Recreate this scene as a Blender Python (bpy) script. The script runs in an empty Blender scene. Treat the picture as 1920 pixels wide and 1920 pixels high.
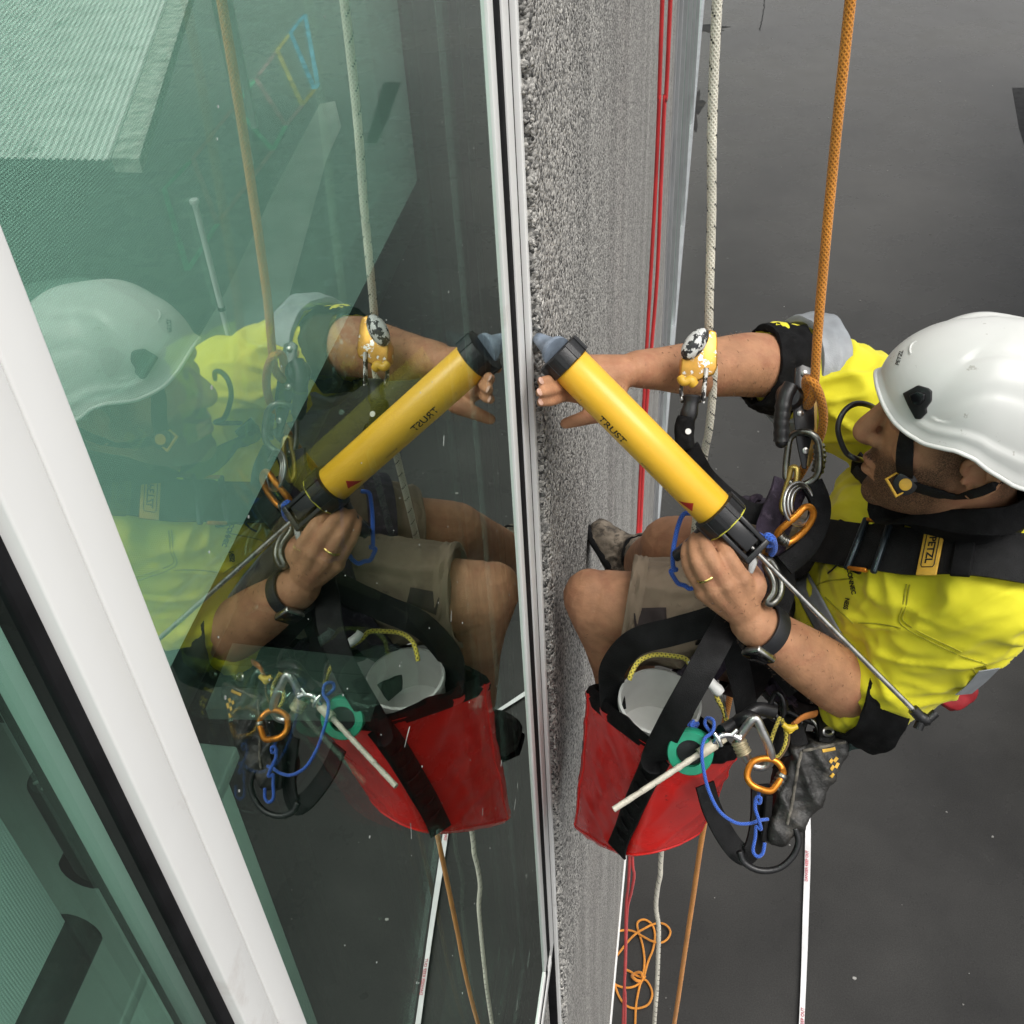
import bpy, bmesh, math, random
import numpy as np
from mathutils import Vector, Matrix, noise
from mathutils.bvhtree import BVHTree

random.seed(7); rng = np.random.default_rng(11)
SC = bpy.context.scene
COL = SC.collection
# ---------------------------------------------------------------- camera
# metres: x = out from the glass (glass outer face is x = 0), y = along the facade, z = up (0 = eye of the photographer)
CAM = np.array([0.21, 0.0, 0.0])
CR = np.array([[0.98649525, 0.15632672, -0.04887818],     # camera right
               [0.06668193, -0.65589021, -0.75190528],    # camera down
               [-0.1496016, 0.7384917, -0.65745675]])     # camera forward
FPX = 2064.9
cam_d = bpy.data.cameras.new('camera'); cam = bpy.data.objects.new('camera', cam_d); COL.objects.link(cam)
cam.matrix_world = Matrix([[CR[0][i], -CR[1][i], -CR[2][i], CAM[i]] for i in range(3)] + [[0, 0, 0, 1]])
cam_d.sensor_width = 36; cam_d.lens = 36 * FPX / 1920; cam_d.clip_start = 0.02; cam_d.clip_end = 2000
SC.camera = cam
# ---------------------------------------------------------------- overcast daylight
world = bpy.data.worlds.new('World'); SC.world = world; world.use_nodes = True
wn = world.node_tree.nodes; wl = world.node_tree.links
sky = wn.new('ShaderNodeTexSky'); sky.sky_type = 'NISHITA'; sky.sun_disc = False
SUN_EL, SUN_AZ = math.radians(60), math.radians(118)     # azimuth clockwise from +y
sky.sun_elevation = SUN_EL; sky.sun_rotation = SUN_AZ
sky.air_density = 1.0; sky.dust_density = 4.0; sky.ozone_density = 0.6
hsv = wn.new('ShaderNodeHueSaturation'); hsv.inputs['Saturation'].default_value = 0.14   # cloud cover greys the blue
wl.new(sky.outputs[0], hsv.inputs['Color'])
wl.new(hsv.outputs[0], wn['Background'].inputs['Color'])
wn['Background'].inputs['Strength'].default_value = 0.13
sun_d = bpy.data.lights.new('sun', 'SUN'); sun_d.energy = 1.2; sun_d.angle = math.radians(35); sun_d.color = (1.0, 0.96, 0.9)
sun = bpy.data.objects.new('sun', sun_d); COL.objects.link(sun)
sd = Vector((math.sin(SUN_AZ) * math.cos(SUN_EL), math.cos(SUN_AZ) * math.cos(SUN_EL), math.sin(SUN_EL)))
sun.rotation_euler = sd.to_track_quat('Z', 'Y').to_euler()
SC.view_settings.view_transform = 'Standard'; SC.view_settings.look = 'None'; SC.view_settings.gamma = 1
SC.view_settings.use_curve_mapping = False
SC.view_settings.exposure = 0.4
SC.cycles.max_bounces = 10; SC.cycles.transparent_max_bounces = 24; SC.cycles.glossy_bounces = 5
GROUND_Z = -6.2

# ---------------------------------------------------------------- helpers
V = np.array
def ray(px, py):
    return V([(px - 960) / FPX, (py - 960) / FPX, 1.0]) @ CR
def atx(px, py, x): r = ray(px, py); return CAM + r * ((x - CAM[0]) / r[0])
def aty(px, py, y): r = ray(px, py); return CAM + r * (y / r[1])
def atz(px, py, z): r = ray(px, py); return CAM + r * (z / r[2])
def atd(px, py, d): return CAM + ray(px, py) * d
def mirz(px, py, z):                      # a place seen reflected in the glass: the true point is on the other side of x = 0
    p = atz(px, py, z); return V([-p[0], p[1], p[2]])

def tag(o, label=None, cat=None, group=None, kind=None):
    if label: o['label'] = label
    if cat: o['category'] = cat
    if group: o['group'] = group
    if kind: o['kind'] = kind
    return o
def empty(name, loc, label=None, cat=None, group=None):
    o = bpy.data.objects.new(name, None); COL.objects.link(o); o.location = Vector([float(c) for c in loc]); o.empty_display_size = .05
    return tag(o, label, cat, group)
def link(name, me, mat=None, parent=None, smooth=True):
    o = bpy.data.objects.new(name, me); COL.objects.link(o)
    if mat is not None and not me.materials: me.materials.append(mat)
    if smooth: me.polygons.foreach_set('use_smooth', [True] * len(me.polygons))
    if parent is not None:
        o.parent = parent
        if parent.type == 'EMPTY': o.matrix_parent_inverse = Matrix.Translation(-parent.location)
    return o

class MB:                                  # collects several shapes that make up ONE part
    def __init__(s): s.v = []; s.f = []
    def add(s, vs, fs):
        b = len(s.v); s.v.extend([tuple(float(c) for c in v) for v in vs]); s.f.extend([tuple(i + b for i in f) for f in fs]); return s
    def mesh(s, name):
        me = bpy.data.meshes.new(name); me.from_pydata(s.v, [], s.f); me.update(); return me
    def build(s, name, mat=None, parent=None, smooth=True, bevel=0, seg=2):
        me = s.mesh(name)
        bm = bmesh.new(); bm.from_mesh(me)
        bmesh.ops.recalc_face_normals(bm, faces=bm.faces[:])
        if bevel: bmesh.ops.bevel(bm, geom=[e for e in bm.edges if e.is_manifold and e.calc_face_angle(0) > .5], offset=bevel, segments=seg, affect='EDGES', profile=.5)
        bm.to_mesh(me); bm.free()
        o = link(name, me, mat, parent, smooth)
        if smooth and bevel == 0 and hasattr(me, 'set_sharp_from_angle'): me.set_sharp_from_angle(angle=math.radians(42))
        return o
    # shapes
    def box(s, x0, x1, y0, y1, z0, z1):
        vs = [(x, y, z) for x in (x0, x1) for y in (y0, y1) for z in (z0, z1)]
        return s.add(vs, [(0, 1, 3, 2), (4, 6, 7, 5), (0, 4, 5, 1), (2, 3, 7, 6), (0, 2, 6, 4), (1, 5, 7, 3)])
    def obox(s, c, ax, ay, az, hx, hy, hz):
        c, ax, ay, az = (V(q, float) if not isinstance(q, np.ndarray) else q for q in (c, ax, ay, az))
        vs = [c + ax * hx * i + ay * hy * j + az * hz * k for i in (-1, 1) for j in (-1, 1) for k in (-1, 1)]
        return s.add(vs, [(0, 1, 3, 2), (4, 6, 7, 5), (0, 4, 5, 1), (2, 3, 7, 6), (0, 2, 6, 4), (1, 5, 7, 3)])
    def tube(s, pts, r, seg=12, closed=False, cap=True, up=None, flat=1.0, sup=2.0):
        P = V([V(p, float) for p in pts]); n = len(P)
        r = np.full(n, r, float) if np.isscalar(r) else V(r, float)
        fl = np.full(n, flat, float) if np.isscalar(flat) else V(flat, float)
        T, N, B = frames(P, closed, up)
        vs = []; a = np.arange(seg) * 2 * math.pi / seg
        ca, sa = np.cos(a), np.sin(a)
        if sup != 2.0: ca = np.sign(ca) * np.abs(ca) ** (2 / sup); sa = np.sign(sa) * np.abs(sa) ** (2 / sup)
        for i in range(n):
            for j in range(seg): vs.append(P[i] + N[i] * r[i] * ca[j] + B[i] * r[i] * fl[i] * sa[j])
        fs = []
        m = n if closed else n - 1
        for i in range(m):
            i2 = (i + 1) % n
            for j in range(seg):
                j2 = (j + 1) % seg; fs.append((i * seg + j, i * seg + j2, i2 * seg + j2, i2 * seg + j))
        if cap and not closed: fs.append(tuple(range(seg))[::-1]); fs.append(tuple((n - 1) * seg + j for j in range(seg)))
        return s.add(vs, fs)
    def strap(s, pts, nrm, w, t):          # flat webbing: nrm = outward normals
        P = V([V(p, float) for p in pts]); n = len(P); Nn = V([V(q, float) for q in nrm])
        w = np.full(n, w, float) if np.isscalar(w) else V(w, float)
        T = np.gradient(P, axis=0); T /= np.linalg.norm(T, axis=1)[:, None] + 1e-12
        vs = []
        for i in range(n):
            nn = Nn[i] - T[i] * (Nn[i] @ T[i]); nn /= np.linalg.norm(nn) + 1e-12
            b = np.cross(T[i], nn)
            for (u, h) in ((-1, 0), (-1, 1), (-.86, 1.25), (.86, 1.25), (1, 1), (1, 0)): vs.append(P[i] + b * u * w[i] / 2 + nn * h * t)
        fs = []
        for i in range(n - 1):
            for j in range(6):
                j2 = (j + 1) % 6; fs.append((i * 6 + j, i * 6 + j2, i * 6 + 6 + j2, i * 6 + 6 + j))
        fs.append(tuple(range(6))); fs.append(tuple((n - 1) * 6 + j for j in range(6))[::-1])
        return s.add(vs, fs)
    def lathe(s, prof, c, ax, seg=24):     # prof = [(radius, height)...] about axis ax from c
        c = V(c, float); ax = unit(ax); h = V([1., 0, 0]) if abs(ax[0]) < .8 else V([0, 1., 0])
        u = unit(np.cross(ax, h)); w = np.cross(ax, u); vs = []; fs = []
        for (r, z) in prof:
            for j in range(seg):
                a = j * 2 * math.pi / seg; vs.append(c + ax * z + (u * math.cos(a) + w * math.sin(a)) * r)
        for i in range(len(prof) - 1):
            for j in range(seg): j2 = (j + 1) % seg; fs.append((i * seg + j, i * seg + j2, (i + 1) * seg + j2, (i + 1) * seg + j))
        fs.append(tuple(range(seg))[::-1]); fs.append(tuple((len(prof) - 1) * seg + j for j in range(seg)))
        return s.add(vs, fs)
    def ball(s, c, rx, ry=None, rz=None, seg=14, rings=9, axes=None):
        ry = ry or rx; rz = rz or rx; c = V(c, float); A = np.eye(3) if axes is None else V(axes, float)
        vs = [c + A[2] * rz]; fs = []
        for i in range(1, rings):
            t = math.pi * i / rings
            for j in range(seg):
                a = 2 * math.pi * j / seg
                vs.append(c + A[0] * rx * math.sin(t) * math.cos(a) + A[1] * ry * math.sin(t) * math.sin(a) + A[2] * rz * math.cos(t))
        vs.append(c - A[2] * rz); e = len(vs) - 1
        for j in range(seg):
            j2 = (j + 1) % seg; fs.append((0, 1 + j, 1 + j2)); fs.append((e, e - seg + j2, e - seg + j))
            for i in range(rings - 2): a = 1 + i * seg; fs.append((a + j, a + seg + j, a + seg + j2, a + j2))
        return s.add(vs, fs)
    def prism(s, poly, n, h):              # planar outline extruded along n by h
        poly = V([V(p, float) for p in poly]); n = unit(n); k = len(poly)
        vs = list(poly) + list(poly + n * h)
        fs = [tuple(range(k))[::-1], tuple(range(k, 2 * k))] + [(i, (i + 1) % k, k + (i + 1) % k, k + i) for i in range(k)]
        return s.add(vs, fs)

def unit(v): v = V(v, float); return v / (np.linalg.norm(v) + 1e-12)
def frames(P, closed=False, up=None):
    n = len(P)
    if closed: T = np.roll(P, -1, 0) - np.roll(P, 1, 0)
    else: T = np.gradient(P, axis=0)
    T = T / (np.linalg.norm(T, axis=1)[:, None] + 1e-12)
    N = np.zeros_like(P)
    if up is not None:
        U = V(up, float); U = np.tile(U, (n, 1)) if U.ndim == 1 else U
        for i in range(n): N[i] = unit(U[i] - T[i] * (U[i] @ T[i]))
    else:
        h = V([0, 0, 1.]) if abs(T[0][2]) < .85 else V([1., 0, 0])
        N[0] = unit(h - T[0] * (h @ T[0]))
        for i in range(1, n): N[i] = unit(N[i - 1] - T[i] * (N[i - 1] @ T[i]))
    return T, N, np.cross(T, N)
def spline(pts, k=8, closed=False):
    P = V([V(p, float) for p in pts]); n = len(P); out = []
    m = n if closed else n - 1
    for i in range(m):
        if closed: a, b, c, d = P[(i - 1) % n], P[i], P[(i + 1) % n], P[(i + 2) % n]
        else:
            b, c = P[i], P[i + 1]; a = P[i - 1] if i else 2 * b - c; d = P[i + 2] if i + 2 < n else 2 * c - b
        for j in range(k):
            t = j / k; out.append(.5 * ((2 * b) + (c - a) * t + (2 * a - 5 * b + 4 * c - d) * t * t + (3 * b - a - 3 * c + d) * t ** 3))
    if not closed: out.append(P[-1])
    return V(out)
def remesh(mb, voxel, smooth=4, factor=.5):
    me = mb.mesh('tmp'); o = bpy.data.objects.new('tmp', me); COL.objects.link(o)
    m = o.modifiers.new('r', 'REMESH'); m.mode = 'VOXEL'; m.voxel_size = voxel; m.use_smooth_shade = True
    if smooth: q = o.modifiers.new('s', 'SMOOTH'); q.iterations = smooth; q.factor = factor
    dg = bpy.context.evaluated_depsgraph_get(); dg.update()
    out = bpy.data.meshes.new_from_object(o.evaluated_get(dg))
    bpy.data.objects.remove(o); bpy.data.meshes.remove(me)
    return out
def getco(me):
    a = np.empty(len(me.vertices) * 3); me.vertices.foreach_get('co', a); return a.reshape(-1, 3)
def setco(me, a): me.vertices.foreach_set('co', a.ravel()); me.update()
def getno(me):
    a = np.empty(len(me.vertices) * 3); me.vertices.foreach_get('normal', a); return a.reshape(-1, 3)
def relax(me, it=2, f=.5):
    bm = bmesh.new(); bm.from_mesh(me)
    for _ in range(it): bmesh.ops.smooth_vert(bm, verts=bm.verts[:], factor=f, use_axis_x=True, use_axis_y=True, use_axis_z=True)
    bm.to_mesh(me); bm.free(); me.update()
def bvh(me): return BVHTree.FromPolygons([v.co for v in me.vertices], [tuple(p.vertices) for p in me.polygons])
def hit(tree, px, py, off=0.002):          # where a line of sight meets a built surface, lifted off it by off
    r = ray(px, py); loc, n, i, d = tree.ray_cast(Vector(CAM), Vector(r).normalized())
    if loc is None:
        loc, n, i, d = tree.find_nearest(Vector(CAM + r * 1.4))
    n = V(n); n = -n if n @ r > 0 else n
    return V(loc) + n * off, n
def drape(tree, pix, off=.003, k=6):
    q = spline([(a, b, 0) for a, b in pix], k); P = []; N = []
    for a, b, _ in q: p, n = hit(tree, a, b, off); P.append(p); N.append(n)
    P = V(P); N = V(N)
    for _ in range(3): P[1:-1] = (P[:-2] + 2 * P[1:-1] + P[2:]) / 4; N[1:-1] = (N[:-2] + 2 * N[1:-1] + N[2:]) / 4
    return P, N
def text_mesh(txt, size=1.0, depth=0.0, bold=0.0):
    c = bpy.data.curves.new('t', 'FONT'); c.body = txt; c.size = size; c.extrude = depth; c.offset = bold; c.align_x = 'CENTER'; c.align_y = 'CENTER'; c.resolution_u = 3
    o = bpy.data.objects.new('t', c); COL.objects.link(o); dg = bpy.context.evaluated_depsgraph_get(); dg.update()
    me = bpy.data.meshes.new_from_object(o.evaluated_get(dg)); bpy.data.objects.remove(o); bpy.data.curves.remove(c); me.materials.clear(); return me

# ---------------------------------------------------------------- procedural materials
def mat(name, col, rough=.5, metal=0, var=.12, scale=30, bump=0, bscale=200, col2=None, spec=.5, coat=0, sheen=0, sss=0, dirt=None):
    m = bpy.data.materials.new(name); m.use_nodes = True; nt = m.node_tree; n = nt.nodes; l = nt.links
    b = n['Principled BSDF']; b.inputs['Roughness'].default_value = rough; b.inputs['Metallic'].default_value = metal
    b.inputs['Specular IOR Level'].default_value = spec; b.inputs['Coat Weight'].default_value = coat; b.inputs['Sheen Weight'].default_value = sheen
    if sss: b.inputs['Subsurface Weight'].default_value = sss; b.inputs['Subsurface Radius'].default_value = (.012, .005, .003); b.inputs['Subsurface Scale'].default_value = .6
    geo = n.new('ShaderNodeNewGeometry')
    nz = n.new('ShaderNodeTexNoise'); nz.inputs['Scale'].default_value = scale; nz.inputs['Detail'].default_value = 5; l.new(geo.outputs['Position'], nz.inputs['Vector'])
    mx = n.new('ShaderNodeMix'); mx.data_type = 'RGBA'
    c1 = tuple(col) + (1,); c2 = tuple(col2) + (1,) if col2 else tuple(min(1, c * (1 - var * 2)) for c in col) + (1,)
    c1 = c1 if col2 else tuple(min(1, c * (1 + var)) for c in col) + (1,)
    mr = n.new('ShaderNodeMapRange'); mr.inputs[1].default_value = .3; mr.inputs[2].default_value = .7; l.new(nz.outputs['Fac'], mr.inputs[0])
    l.new(mr.outputs[0], mx.inputs['Factor']); mx.inputs['A'].default_value = c1; mx.inputs['B'].default_value = c2
    out = mx.outputs['Result']
    if dirt:                                # (colour, scale, threshold, softness)
        dz = n.new('ShaderNodeTexNoise'); dz.inputs['Scale'].default_value = dirt[1]; dz.inputs['Detail'].default_value = 6; dz.inputs['Roughness'].default_value = .65; l.new(geo.outputs['Position'], dz.inputs['Vector'])
        dr = n.new('ShaderNodeMapRange'); dr.inputs[1].default_value = dirt[2]; dr.inputs[2].default_value = dirt[2] + dirt[3]; l.new(dz.outputs['Fac'], dr.inputs[0])
        dm = n.new('ShaderNodeMix'); dm.data_type = 'RGBA'; l.new(dr.outputs[0], dm.inputs['Factor']); l.new(out, dm.inputs['A']); dm.inputs['B'].default_value = tuple(dirt[0]) + (1,); out = dm.outputs['Result']
    l.new(out, b.inputs['Base Color'])
    rr = n.new('ShaderNodeMapRange'); rr.inputs[3].default_value = max(.02, rough - .08); rr.inputs[4].default_value = min(1, rough + .1); l.new(nz.outputs['Fac'], rr.inputs[0]); l.new(rr.outputs[0], b.inputs['Roughness'])
    if bump:
        bz = n.new('ShaderNodeTexNoise'); bz.inputs['Scale'].default_value = bscale; bz.inputs['Detail'].default_value = 3; l.new(geo.outputs['Position'], bz.inputs['Vector'])
        bp = n.new('ShaderNodeBump'); bp.inputs['Strength'].default_value = min(1, bump); bp.inputs['Distance'].default_value = .002; l.new(bz.outputs['Fac'], bp.inputs['Height']); l.new(bp.outputs[0], b.inputs['Normal'])
    m['_bsdf'] = b.name
    return m
M = {}
M['black_fabric'] = mat('black_fabric', (.006, .006, .0065), .8, var=.3, scale=60, bump=.6, bscale=900, spec=.2, dirt=((.022, .021, .020), 55, .62, .12))
M['black_web'] = mat('black_webbing', (.009, .009, .0095), .65, var=.3, scale=40, bump=.6, bscale=700, spec=.25, dirt=((.04, .039, .037), 40, .66, .1))
M['black_plastic'] = mat('black_plastic', (.013, .013, .014), .38, var=.25, scale=50, bump=.15, bscale=500, dirt=((.25, .25, .24), 90, .72, .03))
M['black_metal'] = mat('black_anodised_metal', (.012, .012, .013), .28, metal=0, var=.2, scale=40, dirt=((.3, .3, .29), 120, .72, .03))
M['steel'] = mat('steel', (.5, .49, .46), .28, metal=1, var=.2, scale=80, dirt=((.2, .19, .17), 70, .6, .1))
M['grey_alloy'] = mat('grey_alloy', (.22, .22, .2), .33, metal=1, var=.2, scale=80, dirt=((.05, .05, .045), 60, .6, .1))
M['silver_alloy'] = mat('silver_alloy', (.62, .62, .6), .33, metal=1, var=.15, scale=80, dirt=((.25, .24, .22), 60, .62, .1))
M['orange_alloy'] = mat('orange_anodised', (.75, .27, .03), .3, metal=.7, var=.15, scale=60, dirt=((.12, .07, .03), 70, .64, .1))
M['gold_alloy'] = mat('gold_anodised', (.62, .33, .06), .32, metal=.6, var=.15, scale=60, dirt=((.75, .75, .72), 60, .56, .03))
M['white_paint_metal'] = mat('white_powder_coat', (.80, .80, .78), .36, var=.03, scale=6, dirt=((.52, .47, .43), 11, .64, .2))
M['white_plastic'] = mat('white_plastic', (.74, .74, .71), .4, var=.04, scale=30, dirt=((.3, .29, .27), 50, .68, .06))
M['gasket'] = mat('rubber_gasket', (.010, .010, .011), .8, var=.2, scale=40, spec=.12)
M['yellow_label'] = mat('yellow_label', (.72, .42, .05), .6, var=.12, scale=60)
M['ink'] = mat('black_ink', (.01, .01, .01), .6, var=.1)
# ================================================================= THE SETTING
def ground_material():
    m = bpy.data.materials.new('wet_asphalt'); m.use_nodes = True; nt = m.node_tree; n = nt.nodes; l = nt.links; b = n['Principled BSDF']
    geo = n.new('ShaderNodeNewGeometry')
    def nz(scale, det=5, rough=.55):
        t = n.new('ShaderNodeTexNoise'); t.inputs['Scale'].default_value = scale; t.inputs['Detail'].default_value = det; t.inputs['Roughness'].default_value = rough; l.new(geo.outputs['Position'], t.inputs['Vector']); return t.outputs['Fac']
    def rng_(s, a, b_, c, d):
        r = n.new('ShaderNodeMapRange'); r.inputs[1].default_value = a; r.inputs[2].default_value = b_; r.inputs[3].default_value = c; r.inputs[4].default_value = d; l.new(s, r.inputs[0]); return r.outputs[0]
    big = nz(.35, 6, .6); fine = nz(120, 3); mid = nz(3.0, 5)
    cr = n.new('ShaderNodeValToRGB'); cr.color_ramp.elements[0].color = (.021, .0206, .0196, 1); cr.color_ramp.elements[1].color = (.041, .040, .038, 1)
    cr.color_ramp.elements[0].position = .30; cr.color_ramp.elements[1].position = .72; l.new(big, cr.inputs[0])
    mu = n.new('ShaderNodeMix'); mu.data_type = 'RGBA'; mu.blend_type = 'MULTIPLY'; mu.inputs['Factor'].default_value = .55; l.new(cr.outputs[0], mu.inputs['A'])
    f2 = n.new('ShaderNodeValToRGB'); f2.color_ramp.elements[0].position = .3; f2.color_ramp.elements[0].color = (.45, .45, .45, 1); f2.color_ramp.elements[1].position = .7; f2.color_ramp.elements[1].color = (1.3, 1.3, 1.3, 1); l.new(fine, f2.inputs[0]); l.new(f2.outputs[0], mu.inputs['B'])
    sy = n.new('ShaderNodeSeparateXYZ'); l.new(geo.outputs['Position'], sy.inputs[0])          # base colour pales with distance, painting in the sky's grazing reflection
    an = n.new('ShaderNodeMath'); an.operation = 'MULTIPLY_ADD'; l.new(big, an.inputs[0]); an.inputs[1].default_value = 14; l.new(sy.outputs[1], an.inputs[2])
    far_sheen = n.new('ShaderNodeMix'); far_sheen.data_type = 'RGBA'; far_sheen.blend_type = 'ADD'; far_sheen.inputs['B'].default_value = (.085, .082, .075, 1); l.new(rng_(an.outputs[0], 10, 30, 0, 1), far_sheen.inputs['Factor']); l.new(mu.outputs['Result'], far_sheen.inputs['A'])
    l.new(far_sheen.outputs['Result'], b.inputs['Base Color'])
    ad = n.new('ShaderNodeMath'); ad.operation = 'ADD'; l.new(rng_(big, .35, .65, .20, .34), ad.inputs[0]); l.new(rng_(mid, .3, .7, -.06, .06), ad.inputs[1]); l.new(ad.outputs[0], b.inputs['Roughness'])
    bp = n.new('ShaderNodeBump'); bp.inputs['Strength'].default_value = .12; bp.inputs['Distance'].default_value = .003; l.new(fine, bp.inputs['Height']); l.new(bp.outputs[0], b.inputs['Normal'])
    b.inputs['Specular IOR Level'].default_value = .28
    return m
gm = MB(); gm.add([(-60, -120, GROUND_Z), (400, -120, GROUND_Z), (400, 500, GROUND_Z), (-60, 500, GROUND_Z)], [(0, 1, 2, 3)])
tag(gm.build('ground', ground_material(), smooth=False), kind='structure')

# ---- exposed-aggregate precast wall beside and beyond the window
def concrete_material():
    m = bpy.data.materials.new('exposed_aggregate'); m.use_nodes = True; nt = m.node_tree; n = nt.nodes; l = nt.links; b = n['Principled BSDF']
    geo = n.new('ShaderNodeNewGeometry')
    vo = n.new('ShaderNodeTexVoronoi'); vo.inputs['Scale'].default_value = 215; vo.inputs['Randomness'].default_value = 1; l.new(geo.outputs['Position'], vo.inputs['Vector'])
    cr = n.new('ShaderNodeValToRGB'); e = cr.color_ramp.elements; e[0].position = 0; e[0].color = (.045, .045, .043, 1); e[1].position = 1; e[1].color = (.64, .62, .57, 1)
    for p, c in ((.18, (.12, .118, .112)), (.34, (.30, .292, .275)), (.60, (.40, .388, .362)), (.84, (.52, .503, .465))): q = e.new(p); q.color = c + (1,)
    sp = n.new('ShaderNodeSeparateColor'); l.new(vo.outputs['Color'], sp.inputs[0]); l.new(sp.outputs[0], cr.inputs[0])
    # far part weathers paler and smoother; stains run down
    sx = n.new('ShaderNodeSeparateXYZ'); l.new(geo.outputs['Position'], sx.inputs[0])
    cb = n.new('ShaderNodeCombineXYZ'); mz = n.new('ShaderNodeMath'); mz.operation = 'MULTIPLY'; mz.inputs[1].default_value = .12; l.new(sx.outputs[2], mz.inputs[0]); l.new(sx.outputs[1], cb.inputs[1]); l.new(mz.outputs[0], cb.inputs[2])
    st = n.new('ShaderNodeTexNoise'); st.inputs['Scale'].default_value = 5; st.inputs['Detail'].default_value = 5; l.new(cb.outputs[0], st.inputs['Vector'])
    sr = n.new('ShaderNodeMapRange'); sr.inputs[1].default_value = .3; sr.inputs[2].default_value = .7; sr.inputs[3].default_value = .72; sr.inputs[4].default_value = 1.15; l.new(st.outputs['Fac'], sr.inputs[0])
    mu = n.new('ShaderNodeMix'); mu.data_type = 'RGBA'; mu.blend_type = 'MULTIPLY'; mu.inputs['Factor'].default_value = 1; l.new(cr.outputs[0], mu.inputs['A']); l.new(sr.outputs[0], mu.inputs['B'])
    l.new(mu.outputs['Result'], b.inputs['Base Color']); b.inputs['Roughness'].default_value = .8
    bp = n.new('ShaderNodeBump'); bp.inputs['Strength'].default_value = .9; bp.inputs['Distance'].default_value = .004; l.new(vo.outputs['Distance'], bp.inputs['Height']); bp.invert = True; l.new(bp.outputs[0], b.inputs['Normal'])
    return m
M['concrete'] = concrete_material()
wall = empty('concrete_wall', (.0, 1.2, GROUND_Z), 'grey exposed-aggregate concrete wall with a ragged edge beside the window frame', 'wall')
WX = .020
# near strip with real relief and a broken left edge
ny, nz_ = 92, 760; ys = 1.192 + np.linspace(0, 1, ny) ** 1.25 * .62; zs = np.linspace(-2.75, .42, nz_)
vs = []; fs = []
for k, z in enumerate(zs):
    edge = .012 * noise.noise(Vector((7.1, 3.3, z * 55))) + .008 * noise.noise(Vector((1.1, 9.3, z * 140)))
    for j, y in enumerate(ys):
        t = j / (ny - 1); yy = y + edge * max(0, 1 - j / 5)
        d = .0015 * noise.noise(Vector((0, yy * 210, z * 210))) + .0011 * noise.noise(Vector((5, yy * 420, z * 420)))
        d += (-.010 * max(0, 1 - j / 4) * (.5 + noise.noise(Vector((3, yy * 90, z * 90))))) + .006 * max(0, 1 - abs(j - 5) / 6) * noise.noise(Vector((9, yy * 100, z * 70)))
        vs.append((WX + d * min(1, (1 - t) * 12), yy, z))
for k in range(nz_ - 1):
    for j in range(ny - 1): a = k * ny + j; fs.append((a, a + 1, a + ny + 1, a + ny))
b0 = len(vs)
for z in zs: vs.append((-.02, 1.192, z))
for k in range(nz_ - 1): fs.append((k * ny, (k + 1) * ny, b0 + k + 1, b0 + k))
link('rough_face', MB().add(vs, fs).mesh('rough_face'), M['concrete'], wall)
ye = float(ys[-1])
mb = MB(); mb.box(-.2, WX, ye, 6.2, -6.16, .42); mb.box(-.2, WX, 1.192, ye, -6.16, -2.75); mb.box(-.2, WX, .2, 60, .42, 2.2); mb.box(-.2, WX, 1.192, ye, .4202, .43)
mb.build('plain_face', M['concrete'], wall, smooth=False)
mb = MB(); mb.box(-.2, WX + .010, 1.15, 60, GROUND_Z - .05, -6.16); mb.build('base_flashing', M['white_paint_metal'], wall, smooth=False)
# lower spandrel under the near window
mb = MB(); mb.box(-.2, -.012, -6, 1.15, GROUND_Z - .05, -2.30); mb.build('spandrel', M['concrete'], wall, smooth=False)
# chips of stone along the broken edge
mb = MB()
for i in range(240):
    z = random.uniform(-2.7, .38); y = 1.192 + abs(random.gauss(0, .009)); r = random.uniform(.003, .0085)
    c = V([WX - .004 + random.uniform(-.004, .003), y, z]); A = V(Matrix.Rotation(random.uniform(0, 6.28), 3, Vector((random.random(), random.random(), random.random() + .1)).normalized()))
    mb.ball(c, r * .7, r * random.uniform(.5, 1), r * random.uniform(.7, 1.3), 5, 3, A)
tag(mb.build('stone_chips', M['concrete'], wall, smooth=False), kind='stuff')

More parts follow.
